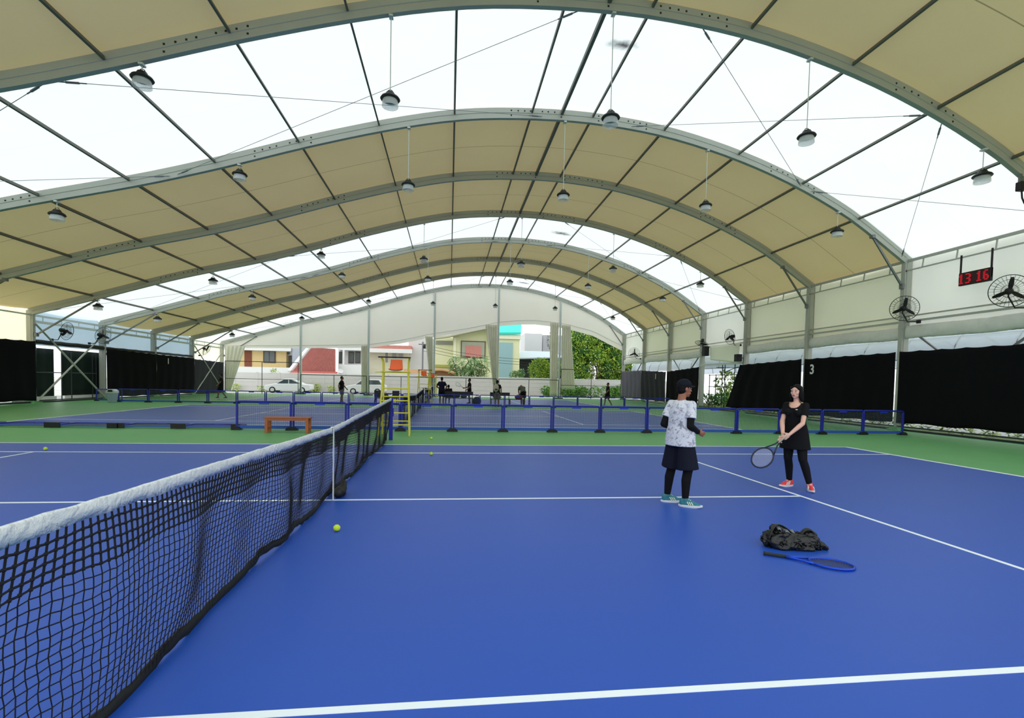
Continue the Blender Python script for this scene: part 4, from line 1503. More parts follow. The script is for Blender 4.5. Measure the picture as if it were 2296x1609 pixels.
wo.hair(M_hair, .006, 'bob')
M_red = mat('coral_red_knit', (232, 62, 66), .7, var=.1, scale=60)
wo.shoe('R', (-.97, -.22), M_red, M_sole, .005, M_white)
wo.shoe('L', (-.42, -.9), M_red, M_sole, .005, M_white)
# grey shoulder stripes and a small mark on the shirt and skirt
MB().box(wo.J['chest'] + wo.f * .128 * 1.0 + wo.r * (-.06) + V((0, 0, .06)), (.02, .02, .012)).build('shirt_mark', M_white, wo.root)


# ------------------------------------------------------------------ rackets
def racket_parts(root, Mf, Mg, Ms):
    hoop = [(.128 * math.cos(2 * PI * i / 48), .525 + .168 * math.sin(2 * PI * i / 48), 0) for i in range(48)]
    mb = MB().tube(hoop, .0115, 8, closed=True)
    for q in (-1, 1):
        mb.tube([(q * .012, .18, 0), (q * .018, .24, 0), (q * .045, .31, 0), (q * .083, .40, 0)], .0105, 8)
    mb.build('frame', Mf, root, smooth='all')
    MB().tube([(0, -.0, 0), (0, .012, 0), (0, .02, 0), (0, .20, 0)], [.018, .018, .0155, .0145], 8).build('grip', Mg, root, smooth='all')
    mb = MB()
    for i in range(-7, 8):
        x = i * .0155
        h = .16 * math.sqrt(max(0, 1 - (x / .122) ** 2))
        mb.bar((x, .525 - h, 0), (x, .525 + h, 0), .0018)
    for i in range(-8, 9):
        y = i * .0185
        h = .122 * math.sqrt(max(0, 1 - (y / .16) ** 2))
        mb.bar((-h, .525 + y, 0), (h, .525 + y, 0), .0018)
    mb.build('strings', Ms, root)


def aim(root, butt, direction, normal):
    y = V(direction).normalized(); z = V(normal); z = (z - y * z.dot(y)).normalized(); x = y.cross(z)
    m = Matrix((x, y, z)).transposed().to_4x4(); m.translation = V(butt)
    root.matrix_world = m


M_str = mat('pale_strings', (214, 216, 226), .5)
r1 = thing('tennis_racket', 'black-framed tennis racket held low by the woman in black', 'racket')
racket_parts(r1, mat('black_blue_frame', (20, 24, 44), .35), mat('pale_grip', (196, 186, 160), .7), M_str)
hc = wo.root.location + (wo.J['wrR'] + wo.J['wrL']) / 2 + V((-.055, -.02, -.035))
gd = V((-.714, .02, -.66)).normalized()
aim(r1, hc - gd * .09, gd, V((-.55, -.8, .15)))
pa, pb_ = gnd(1712, 1237, .03), gnd(1917, 1270, .02)
r2 = thing('tennis_racket', 'shiny blue tennis racket with dark grip lying on the court by the black bag', 'racket')
racket_parts(r2, mat('metallic_blue_frame', (18, 70, 196), .25, .4), mat('dark_grip', (38, 42, 44), .8), mat('dark_strings', (70, 74, 96), .5))
aim(r2, (pa.x, pa.y, .021), V((pb_.x - pa.x, pb_.y - pa.y, -.007)), V((0, 0, 1)))

# ------------------------------------------------------------------ black bag on the court
bc = gnd(1787, 1232)
mb = MB()
rr = random.Random(5)
def bp_(x, y, z):
    return V((x, y + .06, z))
mb.cap(bp_(-.20, .02, .075), bp_(.16, .0, .065), .085, .075).cap(bp_(-.2, -.03, .06), bp_(.14, -.04, .06), .07, .065)
mb.cap(bp_(-.22, .0, .06), bp_(-.12, -.03, .11), .065, .055)
mb.cap(bp_(-.05, .02, .11), bp_(.02, .02, .09), .05, .05)
mb.cap(bp_(.10, .02, .10), bp_(.15, .0, .12), .055, .05)
mb.cap(bp_(.18, -.02, .05), bp_(.27, -.05, .03), .05, .022)
mb.cap(bp_(-.15, -.08, .04), bp_(.12, -.08, .04), .04, .04)
mb.cap(bp_(-.17, .05, .17), bp_(-.08, .05, .13), .035, .03)
bag = thing('sports_bag', 'crumpled black sports bag on the blue court behind the blue racket', 'bag', (bc.x, bc.y, 0))
bag.rotation_euler.z = -.16
M_bag = mat('black_bag_cloth', (14, 15, 15), .42, var=.35, scale=16, bump=.8, spec=.5)
bo = remesh(mb, 'body', M_bag, bag, .006, 8)
for v_ in bo.data.vertices:
    c_ = v_.co
    n_ = (abs(noise.noise((c_.x * 7, c_.y * 10, c_.z * 9))) - .25) * -.06 + (abs(noise.noise((c_.x * 15 + 5, c_.y * 17, c_.z * 17))) - .2) * -.018
    c_ += v_.normal * n_
    c_.z = max(c_.z, .002)
def arcp(P, n=18):
    out = []
    for i in range(n + 1):
        t = i / n * (len(P) - 1); k_ = min(int(t), len(P) - 2); t -= k_
        p0, p1, p2, p3 = P[max(k_ - 1, 0)], P[k_], P[k_ + 1], P[min(k_ + 2, len(P) - 1)]
        out.append(.5 * (2 * p1 + (p2 - p0) * t + (2 * p0 - 5 * p1 + 4 * p2 - p3) * t * t + (3 * p1 - p0 - 3 * p2 + p3) * t ** 3))
    return out


MB().tube(arcp([bp_(-.26, -.04, .09), bp_(-.23, -.03, .17), bp_(-.17, .0, .215), bp_(-.10, .01, .195), bp_(-.03, .0, .14)]), .007, 8, sx=3.4, ref=(0, 1, 0)).build('strap', M_bag, bag, smooth='all')
MB().tube(arcp([bp_(.05, .0, .12), bp_(.10, .0, .178), bp_(.16, -.01, .17), bp_(.22, -.03, .07)]), .008, 8, sx=3.4, ref=(0, 1, 0)).build('handle', M_bag, bag, smooth='all')
MB().sheet(lambda u, v: bp_(lerp(-.17, .0, u), lerp(.04, -.03, v), .205 - .05 * u - .03 * v + .012 * math.sin(u * 14)), 12, 5, .01).build('flap', mat('grey_lining', (110, 116, 120), .6, var=.2, scale=20), bag, smooth='all')

# ------------------------------------------------------------------ players far away
PG = None
M_khaki = mat('grey_shorts', (84, 82, 84), .85)
M_gshirt = mat('dull_green_shirt', (74, 84, 70), .85, var=.25, scale=10)
M_shoe_b = mat('dark_shoe', (30, 32, 40), .6)


def far(label, px, heading, H, over, shirt_m, shorts_m, hem=.55, hd=None, hair='short', skin_m=None, leg=None, vox=.014):
    g_ = gnd(*px)
    F = Fig(label, (g_.x, g_.y), heading, H, over, head_dir=hd)
    F.body(skin_m or M_skin_dark, vox, hands=True)
    F.shirt(shirt_m, vox, hem=.85, g=.02)
    F.shorts(shorts_m, vox, hem=hem, g=.016, flare=.02)
    F.hair(M_hair, vox, hair)
    d = F.f
    for k in 'RL':
        t = F.J['toe' + k] - F.J['an' + k]
        F.shoe(k, (t.x, t.y), leg or M_shoe_b, M_sole, vox)
    return F


WALK = dict(knR=(.09, .16, .50), anR=(.09, .20, .09), toeR=(.10, .38, .03), knL=(-.09, -.02, .49), anL=(-.09, -.28, .12), toeL=(-.10, -.12, .03),
            elR=(.22, -.12, 1.12), wrR=(.21, -.10, .88), elL=(-.22, .05, 1.12), wrL=(-.2, .22, .93))
P1 = far('person in black shirt and grey shorts walking right, near the white hatchback', (766, 904), (1, -.1), 1.66,
         dict(WALK, knR=(.08, .06, .49), anR=(.08, .08, .09), toeR=(.08, .26, .03), anL=(-.08, -.08, .09), toeL=(-.08, .1, .03)), M_tee_black, M_khaki)
P2 = far('person in navy shirt and dark shorts seen from behind beside the far umpire chairs', (990, 909), (.25, 1), 1.74,
         dict(wrL=(-.17, .2, .98), elL=(-.3, -.03, 1.13), wrR=(.17, .2, .98), elR=(.3, -.03, 1.13)), M_navy, M_tee_black)
BEND = dict(chest=(0, .18, 1.12), neckb=(0, .34, 1.20), head=(0, .48, 1.21), shR=(.17, .30, 1.19), shL=(-.17, .30, 1.19), elR=(.19, .36, .93), wrR=(.12, .42, .72), elL=(-.19, .36, .93), wrL=(-.12, .42, .72), pel=(0, -.03, .92))
SIT = dict(pel=(0, 0, .52), chest=(0, .06, .80), neckb=(0, .10, .98), head=(0, .16, 1.12), shR=(.17, .08, .95), shL=(-.17, .08, .95), elR=(.21, .14, .70), wrR=(.12, .32, .62), elL=(-.21, .14, .70), wrL=(-.12, .32, .62),
           hipR=(.09, .02, .50), hipL=(-.09, .02, .50), knR=(.11, .42, .49), knL=(-.11, .42, .49), anR=(.11, .44, .085), anL=(-.11, .44, .085), toeR=(.12, .62, .03), toeL=(-.12, .62, .03))
P3 = far('person in black hunched on the black bench right of the navy shirt', (1006, 905), (-.2, 1), 1.72, SIT, M_tee_black, M_tee_black, hem=.4)
P4 = far('slim person in black seen side-on holding a racket out to the left', (1052, 905), (-1, -.1), 1.70,
         dict(elR=(.2, .05, 1.13), wrR=(.15, .30, 1.06), elL=(-.2, .02, 1.12), wrL=(-.15, .2, .95)), M_tee_black, M_tee_black, hem=.62)
P5 = far('person in black carrying a pale backpack, seen from behind', (1114, 913), (.2, 1), 1.62,
         dict(elR=(.24, .02, 1.12), wrR=(.25, .06, .87)), M_tee_black, M_khaki, hem=.45)
P6 = far('person in pink cap and dull green shirt bending over the low bench', (1172, 911), (-.12, 1), 1.70, BEND, M_gshirt, M_tee_black, hd=(-.1, .75, -.6))
P7 = far('person in black walking left in front of the mango tree', (1362, 910), (-1, -.05), 1.62, WALK, M_tee_black, M_tee_black, leg=mat('green_shoe', (70, 140, 120), .6))
P8 = far('dark-clothed person walking by the far left curtain corner', (496, 893), (-.9, -.4), 1.66, WALK, M_tee_black, M_tee_black, hem=.3)
# pink cap
MB().ball(P6.hpt(0, -.01, .045), (.088, .105, .088), 14, P6.hm).build('cap', mat('pink_cap', (226, 110, 116), .8), P6.root, smooth='all')
# far racket
r3 = thing('tennis_racket', 'pale tennis racket held out by the slim side-on person', 'racket')
racket_parts(r3, mat('pale_frame', (170, 170, 168), .4), MATS['dark_grip'], M_str)
hp_ = P4.root.location + P4.J['wrR'] + V((-.08, 0, 0))
aim(r3, hp_ + V((.08, 0, -.05)), V((-.75, .1, .45)), V((.2, -1, 0)))
# backpack
t = thing('backpack', 'pale beige backpack on the back of the person in black', 'backpack', P5.root.location + P5.J['chest'] - P5.f * .21 - P5.r * .05)
mb = MB().ball((0, 0, -.02), (.17, .11, .24), 16).ball((0, -.06, -.1), (.13, .08, .12), 12)
remesh(mb, 'body', mat('beige_pack', (176, 170, 152), .8, var=.15, scale=12), t, .012, 3)
MB().box((0, -.135, -.1), (.16, .02, .1)).build('pocket', mat('dark_pocket', (70, 66, 60), .8), t, bevel=.008)
MB().tube([(-.1, .04, .2), (-.11, .12, .24), (-.1, .2, .2)], .02, 6).tube([(.1, .04, .2), (.11, .12, .24), (.1, .2, .2)], .02, 6).build('strap', MATS['dark_pocket'], t)
# ================================================================== benches, chairs and bags on the second court side
def bench_far(label, x, y, w, back, rz=0):
    t = thing('bench', label, 'bench', (x, y, 0), rz, 'black benches beyond the far barriers')
    MB().box((0, 0, .44), (w, .36, .035)).build('seat', M_black, t)
    for q in (-1, 1):
        MB().box((q * (w / 2 - .05), 0, .21), (.05, .32, .42)).build('leg', M_black, t)
    if back:
        MB().box((0, .17, .74), (w, .03, .22)).build('backrest', M_black, t)
        MB().bar((-w / 2 + .05, .17, .4), (-w / 2 + .05, .17, .85), .04).build('back_post', M_black, t)
        MB().bar((w / 2 - .05, .17, .4), (w / 2 - .05, .17, .85), .04).build('back_post', M_black, t)
    return t


p = at(1033, 905, 24.9)
bench_far('long black bench with backrest, loaded with bags, right of the navy shirt', p.x - .1, 25.0, 1.75, True, PI * 0)
p = at(1121, 908, 24.6)
bench_far('black bench behind the person with the pale backpack', p.x, 24.6, 1.25, True)
p = at(1156, 908, 24.4)
bench_far('low black bench under the bending person in the pink cap', p.x + .05, 24.35, .95, False)
p = at(1163, 896, 24.4)
t = thing('sports_bag', 'dark red bag on the low bench beside the bending person', 'bag', (p.x, 24.35, .4575))
remesh(MB().cap((-.14, 0, .12), (.14, 0, .12), .12, .12).cap((-.10, 0, .16), (.10, 0, .16), .11, .11), 'body', mat('dark_red_cloth', (110, 30, 34), .7), t, .015, 2)
MB().tube([(-.1, -.09, .2), (-.06, -.12, .32), (.06, -.12, .32), (.1, -.09, .2)], .014, 6).build('handle', M_black, t)
p = at(1069, 906, 24.2)
t = thing('sports_bag', 'round dark blue racket bag standing at the end of the long black bench', 'bag', (p.x, 24.2, 0))
remesh(MB().ball((0, 0, .29), (.27, .12, .29), 18), 'body', mat('dark_blue_cloth', (22, 30, 64), .7), t, .02, 2)
MB().tube([(-.08, 0, .55), (-.05, 0, .64), (.05, 0, .64), (.08, 0, .55)], .014, 6).build('handle', M_black, t)
p = at(1020, 890, 24.9)
for dx, lab, sz in ((-.15, 'black bag lying on the long black bench beside the hunched person', .17), (.35, 'small black bag on the right half of the long black bench', .12)):
    t = thing('sports_bag', lab, 'bag', (p.x + .2 + dx, 25.0, .4575), group='black bags on the long bench')
    remesh(MB().cap((-sz, 0, sz * .75), (sz, 0, sz * .75), sz * .75, sz * .7), 'body', M_bag, t, .015, 2)
    MB().tube([(-sz * .5, 0, sz * 1.4), (0, 0, sz * 1.9), (sz * .5, 0, sz * 1.4)], .012, 6).build('handle', M_black, t)


def chair_far(label, x, y, rz):
    t = thing('plastic_chair', label, 'chair', (x, y, 0), rz, 'black chairs behind the near umpire chair')
    MB().box((0, 0, .43), (.44, .42, .04)).build('seat', M_black, t, bevel=.01)
    MB().sheet(lambda u, v: (lerp(-.21, .21, u), .2 + .07 * v + .03 * math.cos((u - .5) * 3), lerp(.46, .86, v)), 8, 6, .03).build('backrest', M_black, t, smooth='all')
    for a in (-1, 1):
        for b in (-1, 1):
            MB().bar((a * .19, b * .18, .42), (a * .23, b * .22, 0), .03).build('leg', M_black, t)
    return t


p = gnd(846, 909)
chair_far('black chair left of the near umpire chair, beyond the barriers', p.x, p.y + .5, .3)
p = gnd(882, 910)
chair_far('black chair seen through the legs of the near umpire chair', p.x, p.y + .5, -.2)
q_ = gnd(864, 909)
t = thing('sports_bag', 'round black bag beside the black chairs behind the near umpire chair', 'bag', (q_.x, q_.y, 0))
remesh(MB().ball((0, 0, .36), (.24, .2, .36), 14), 'body', M_bag, t, .02, 2)
MB().tube([(-.08, 0, .68), (0, 0, .8), (.08, 0, .68)], .014, 6).build('handle', M_black, t)

# towel over the far barrier
p = at(783, 882, 22.6)
tw = MB().sheet(lambda u, v: (p.x + lerp(-.12, .14, u) + .1 * v + .02 * math.sin(v * 5), 23.12 - .05 * math.sin(u * 8) - .03 * v, lerp(.73, .30, v) - .05 * u), 12, 10, .012)
tag(tw.build('towel', mat('grey_white_towel', (196, 200, 196), .9), smooth='all'), 'pale towel hanging on the far row of barriers right of the walking person', 'towel')

# ================================================================== right gateway between the slanted curtain and the cap
# white sheet, speakers
def ws(u, v):
    y = lerp(24.15, 20.85, u)
    return (18.15 + .03 * math.sin(u * 9 + v * 2), y, lerp(4.08, lerp(3.22, 2.9, u), v))


tag(MB().sheet(ws, 30, 10, .01).build('hanging_sheet', F_wall, smooth='all'), 'plain white sheet hung above the green gateway on the right wall', 'sheet')
for (px, py, w, h, lab) in ((1655, 802, .36, .42, 'black loudspeaker at the lower right corner of the white sheet'), (1582, 787, .38, .62, 'tall black loudspeaker on the fifth arch column by the white sheet')):
    c_ = atx(px, py, 18.0)
    t = thing('loudspeaker', lab, 'speaker', c_, 0, 'loudspeakers by the gateway')
    MB().box((0, 0, 0), (.3, w, h)).build('cabinet', M_black, t, bevel=.02)
    MB().box((-.155, 0, 0), (.012, w - .06, h - .06)).build('grille', mat('dark_grille', (40, 42, 44), .7), t)
    MB().bar((.1, 0, 0), (.36, (20.72 if c_.y < 22 else 25.66) - c_.y, .0), .05).build('bracket', M_steel, t)
# lintel and dark tube frames of the gateway
struct(MB().bar((18.3, 20.8, 2.92), (18.3, 25.6, 2.92), .08, .12).build('door_1', M_alulight))
t = thing('garden_gate', 'dark metal trellis gate with tall posts in the right gateway', 'gate', (18.7, 23.1, 0))
for y_ in (-1.5, -.95, .15, .45, 1.2, 2.0):
    MB().tube([(0, y_, 0), (0, y_, 2.9 if abs(y_) < 1 else 2.3)], .03, 6).build('post', M_frame_dark, t)
mb = MB()
for z_ in (1.5, 2.25):
    mb.tube([(0, -1.6, z_), (0, 2.1, z_)], .022, 6)
mb.tube([(0, .3, 2.4), (.5, -.4, 2.75), (1.3, -.5, 2.75), (1.3, 1.1, 2.75), (0, 1.2, 2.75)], .022, 6)
mb.build('rail', M_frame_dark, t)

# neighbouring hooped canopy outside on the right
F_canopy = fabric('pale_blue_canopy', (216, 226, 232), (.22, .25, .28), (.10, .11, .12), .5, var=.05)
t = thing('hooped_canopy', 'pale blue hooped canopy outside, seen over the black curtains on the right', 'canopy', (19.2, 22, 0))


def hoop(u):
    a = PI * (1 - u)
    return (3.6 - 3.6 * math.cos(PI * u) * 1.0, 2.75 + 1.6 * math.sin(PI * u) ** .8 if 0 < u < 1 else 2.75)


def cfn(u, v):
    x, z = hoop(u)
    return (x, lerp(-17, 19, v), z)


MB().sheet(cfn, 24, 12).build('cover', F_canopy, t, smooth='all', fix=False)
for k in range(19):
    y_ = -16.6 + 1.95 * k
    MB().tube([(hoop(i / 16)[0], y_, hoop(i / 16)[1] - .03) for i in range(17)], .022, 6).build('hoop', M_steel, t)
    if k % 3 == 0:
        MB().tube([(7.2, y_, 0), (7.2, y_, 2.75)], .03, 6).build('post', M_steel, t)
for uu in (0.0, .13, .28, .5, .72, 1.0):
    x_, z_ = hoop(uu)
    MB().tube([(x_, -17, z_ - .03), (x_, 19, z_ - .03)], .02, 6).build('purlin', M_steel, t)

# small black box bolted to the nearest arch at the right edge
c_ = at(2291, 418, 5.4)
t = thing('junction_box', 'small black box bolted under the nearest arch at the far right edge', 'box', (c_.x, 5.4, c_.z))
MB().box((0, 0, 0), (.22, .16, .24)).build('case', M_black, t, bevel=.02)
MB().box((0, .05, .2), (.06, .06, .3)).build('bracket', M_steel, t)
MB().tube([(0, 0, -.1), (.03, 0, -.3), (.12, 0, -.45)], .02, 6).build('cable', M_black, t, smooth=True)

# ------------------------------------------------------------------ plants
def leafmat(name, a, b_, transl=.25):
    m = bpy.data.materials.new(name); m.use_nodes = True
    nt = m.node_tree; b = nt.nodes['Principled BSDF']
    b.inputs['Roughness'].default_value = .5
    b.inputs['Specular IOR Level'].default_value = .3
    g_ = nt.nodes.new('ShaderNodeNewGeometry')
    cr = nt.nodes.new('ShaderNodeValToRGB')
    cr.color_ramp.elements[0].color = rgb(*a); cr.color_ramp.elements[1].color = rgb(*b_)
    nt.links.new(g_.outputs['Random Per Island'], cr.inputs[0])
    nt.links.new(cr.outputs['Color'], b.inputs['Base Color'])
    MATS[name] = m
    return m


L_mango = leafmat('mango_leaf', (58, 118, 40), (190, 214, 84))
L_dark = leafmat('shrub_leaf', (44, 104, 40), (130, 180, 76))
L_lime = leafmat('lime_leaf', (110, 150, 40), (206, 214, 120))
L_palm = leafmat('palm_leaf', (52, 104, 52), (150, 184, 120))
M_bark = mat('bark', (84, 70, 56), .9, var=.2, scale=10)


def leaf(mb, p, d, n, L_, w):
    d = V(d).normalized(); s = d.cross(V(n))
    if s.length < 1e-4: s = V((1, 0, 0))
    s.normalize(); up = s.cross(d)
    mb.add([p, p + d * L_ * .5 + s * w / 2 - up * w * .12, p + d * L_, p + d * L_ * .5 - s * w / 2 - up * w * .12, p + d * L_ * .55 + up * .02], [(0, 1, 4), (1, 2, 4), (2, 3, 4), (3, 0, 4)])


def rv(r):
    while True:
        v = V((r.uniform(-1, 1), r.uniform(-1, 1), r.uniform(-1, 1)))
        if .05 < v.length < 1: return v.normalized()


def crown(mb, c, r, n, L_, w, rg, droop=.35):
    for _ in range(n):
        v = rv(rg)
        k = rg.uniform(.72, 1.05)
        p = V(c) + V((v.x * r[0], v.y * r[1], v.z * r[2])) * k
        d = (v * .8 + rv(rg) * .8 + V((0, 0, -droop)))
        leaf(mb, p, d, rv(rg) + V((0, 0, 1)), L_ * rg.uniform(.7, 1.2), w * rg.uniform(.8, 1.2))


def tree(name, label, cat, base, balls_, n, L_, w, m, seed, trunk=True, group=None):
    rg = random.Random(seed)
    t = thing(name, label, cat, base, 0, group)
    mb = MB()
    for (c, r) in balls_:
        vol = r[0] * r[2]
        crown(mb, c, r, max(6, int(n * vol)), L_, w, rg)
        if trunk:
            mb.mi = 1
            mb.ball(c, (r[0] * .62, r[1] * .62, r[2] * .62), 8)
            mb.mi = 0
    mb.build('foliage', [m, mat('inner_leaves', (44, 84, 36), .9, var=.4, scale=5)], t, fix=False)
    if trunk:
        mb = MB()
        for (c, r) in balls_[:8]:
            c = V(c)
            mb.tube([(0, 0, 0), (c.x * .15, c.y * .15, c.z * .45), c], [.16, .1, .03], 6)
        mb.build('trunk', M_bark, t, smooth=True)
    return t


# big mango tree right of the gable, its crown seen in the last opening
b_ = at(1345, 880, 51.8)
rg = random.Random(2)
cl = []
for _ in range(92):
    px_, py_ = rg.uniform(1282, 1412), rg.uniform(742, 850)
    if px_ < 1285 and py_ < 760: continue
    if py_ > 815 and 1310 < px_ < 1348: continue
    q = at(px_, py_, 51.8 + rg.uniform(-1.4, 2.6))
    r_ = rg.uniform(.8, 1.3)
    cl.append(((q.x - b_.x, q.y - 51.8, q.z), (r_, r_, r_ * .85)))
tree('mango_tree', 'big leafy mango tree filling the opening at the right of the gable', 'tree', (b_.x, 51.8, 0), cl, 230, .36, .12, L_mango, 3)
# loose ladder in the tree
la = at(1334, 825, 49.3)
t = thing('ladder', 'wooden ladder leaning in the shade under the mango tree', 'ladder', (la.x, 48.9, 0))
for q in (-1, 1):
    MB().bar((q * .22 - .12, 0, 0), (q * .2 + .05, .5, 4.0), .06).build('stile', M_bark, t)
mb = MB()
for k in range(11):
    z_ = .4 + .33 * k
    mb.bar((-.22 + z_ * .03, z_ * .125, z_), (.2 + z_ * .03, z_ * .125, z_), .04)
mb.build('rung', M_bark, t)


def shrub(label, px0, px1, pyt, pyb, Y, m, seed, L_=.28, w=.1, n=150, name='shrub', group='bushes along the boundary wall', dz=0):
    a, c = at(px0, pyb, Y), at(px1, pyt, Y)
    xm, hw = (a.x + c.x) / 2, abs(c.x - a.x) / 2
    zb, zt = max(0, a.z) if dz == 0 else a.z, c.z
    rg = random.Random(seed)
    bl = []
    k = max(1, int(hw * 2 / .8))
    for i in range(k * 2):
        r_ = (zt - zb) * rg.uniform(.3, .45)
        bl.append(((rg.uniform(-hw + .2, hw - .2) if hw > .3 else 0, rg.uniform(-.3, .3), (zt - zb) * rg.uniform(.35, .68)), (min(hw, max(.25, r_)), .35, max(.2, r_))))
    t = thing(name, label, 'plant', (xm, Y, -.06), 0, group)
    bl = [((c_[0], c_[1], c_[2] + zb + .06), r_) for c_, r_ in bl]
    mb = MB()
    for (c_, r_) in bl:
        crown(mb, c_, r_, max(30, int(n * r_[0] * r_[2] * 5)), L_, w, rg, .1)
    mb.build('foliage', m, t, fix=False)
    mb = MB()
    for (c_, r_) in bl[:4]:
        mb.tube([(c_[0] * .5, 0, 0), c_], [.03, .012], 5)
    mb.build('stem', M_bark, t)
    return t


shrub('small bush at the foot of the boundary wall by the far left curtain', 516, 540, 862, 886, 47.12, L_lime, 11)
shrub('low bush beside the front of the white saloon car', 572, 604, 864, 886, 47.12, L_lime, 12)
shrub('light green bush between the two parked cars', 684, 726, 862, 887, 47.12, L_lime, 13)
shrub('small bush just left of the white hatchback', 734, 752, 866, 887, 47.12, L_lime, 14)
shrub('long leafy hedge under the mango tree', 1265, 1395, 866, 893, 46.6, L_dark, 15)
shrub('dark hedge at the wall left of the tree opening column', 1212, 1246, 868, 892, 46.6, L_dark, 16)
shrub('yellow-green bush spilling over the wall in front of the dark garage', 1196, 1248, 806, 856, 50.9, L_mango, 17, n=120)
shrub('grey-green potted twigs on the wall below the tall blue window', 1138, 1180, 830, 850, 49.0, L_palm, 18)
shrub('climbing leaves over the wall in front of the red tiled roof house', 594, 622, 828, 838, 49.2, L_lime, 19)
shrub('bare grey-leaved branches beside the grey building', 1226, 1246, 742, 800, 53, leafmat('pale_grey_leaf', (120, 124, 116), (190, 196, 188)), 20, n=40)

# palm bushes in front of the cream house
ctr = at(1055, 846, 50)
t = thing('palm_bush', 'broad palm bushes with arching fronds in front of the cream house', 'plant', (ctr.x, 50, 1.5))
rg = random.Random(8)
fr = MB()
for k in range(46):
    cx = rg.uniform(-1.7, 1.9); a = rg.uniform(0, 2 * PI); Lf = rg.uniform(1.0, 1.9)
    top = rg.uniform(1.5, 3.2)
    P = []
    for i in range(9):
        u = i / 8
        P.append(V((cx + math.cos(a) * Lf * u, math.sin(a) * .7 * Lf * u, top * math.sin(min(1, u * 1.25) * PI / 2) - .9 * u ** 3)))
    fr.tube(P, .018, 4, caps=False)
    for i in range(1, 9):
        d = (P[i] - P[i - 1]).normalized(); s = d.cross(V((0, 0, 1))).normalized()
        for q in (-1, 1):
            for h_ in (0, .5):
                leaf(fr, P[i - 1].lerp(P[i], h_), d * .7 + s * q + V((0, 0, -.25)), (0, 0, 1), .6 * (1.1 - .6 * i / 9), .11)
fr.build('frond', L_palm, t, fix=False)
MB().tube([(-1, 0, -1.5), (-1, 0, .5)], .1, 6).tube([(.9, 0, -1.5), (.9, 0, .5)], .1, 6).build('trunk', M_bark, t)

# plants beyond the right gateway and along the right wall
rg = random.Random(21)
t = thing('garden_plants', 'lush green ground plants beyond the right gateway', 'plant', (20.6, 24.2, 0))
mb = MB()
for k in range(1500):
    p0 = V((rg.uniform(-1, 1.5), rg.uniform(-3.5, 3.6), rg.uniform(.05, .9)))
    a = rg.uniform(0, 2 * PI)
    leaf(mb, p0, (math.cos(a), math.sin(a), rg.uniform(.1, 1.1)), (0, 0, 1), rg.uniform(.3, .6), rg.uniform(.08, .16))
mb.build('foliage', L_dark, t, fix=False)
for k, yy in enumerate((22.2, 23.7, 25.3)):
    t = thing('sapling', 'thin-stemmed yellow-green sapling %s beyond the right gateway' % ('nearest the slanted curtain', 'in the middle', 'nearest the man with the cap')[k], 'tree', (22.2 + .2 * k, yy + 1.3 * (k - 1) + 3.2, 0), 0, 'saplings beyond the gateway')
    mb = MB(); crown(mb, (0, 0, 1.9), (.65, .65, .7), 190, .4, .14, rg, .5)
    mb.build('foliage', L_lime, t, fix=False)
    MB().tube([(0, 0, 0), (.03, 0, 1.0), (0, 0, 1.9)], [.05, .04, .03], 6).build('trunk', M_bark, t)
struct(MB().bbox((18.8, -16, -.07), (20.2, 42, -.005)).bbox((20.2, 18, -.07), (27, 36, -.02)).build('ground_bed', mat('mossy_soil', (112, 128, 62), .9, var=.3, scale=3)))
bm_ = MB()
for k in range(900):
    p0 = V((rg.uniform(-.5, .5), rg.uniform(-16, 20), rg.uniform(.0, .22)))
    a = rg.uniform(0, 2 * PI)
    leaf(bm_, p0, (math.cos(a), math.sin(a), rg.uniform(0, .8)), (0, 0, 1), rg.uniform(.16, .3), rg.uniform(.06, .12))
o = bm_.build('ground_cover', leafmat('ground_leaf', (84, 120, 40), (196, 206, 120)), loc=(19.4, 10, 0), fix=False)
tag(o, 'strip of sunlit ground plants outside under the right-hand black curtains', 'plants', kind='stuff')

# ================================================================== boundary wall and what stands beyond it
M_wallp = mat('white_precast', (206, 204, 200), .85, var=.04, scale=2)
t = thing('boundary_wall', 'white precast slab wall running behind the parked cars', 'wall', (0, 48, 0))
X0, X1 = -27, 30
k = 0
x = X0
mbp = MB(); mbw = MB()
while x < X1:
    mbw.box((x + 1.1, 0, .95), (2.2, .08, 1.9))
    for j in range(4):
        mbw.box((x + 1.1, -.045, .24 + .475 * j), (2.1, .02, .44))
    x += 2.2
mbw.build('slab', M_wallp, t)
for i in range(27):
    MB().box((X0 + 2.2 * i, 0, 1.0), (.16, .16, 2.0)).build('post', M_wallp, t)
MB().box(((X0 + X1) / 2, 0, 1.96), (X1 - X0, .14, .08)).build('coping', M_white, t)
struct(MB().bbox((-60, 42.4, -.06), (60, 47.6, -.03)).build('road', mat('pale_road', (206, 206, 204), .85, var=.06)))


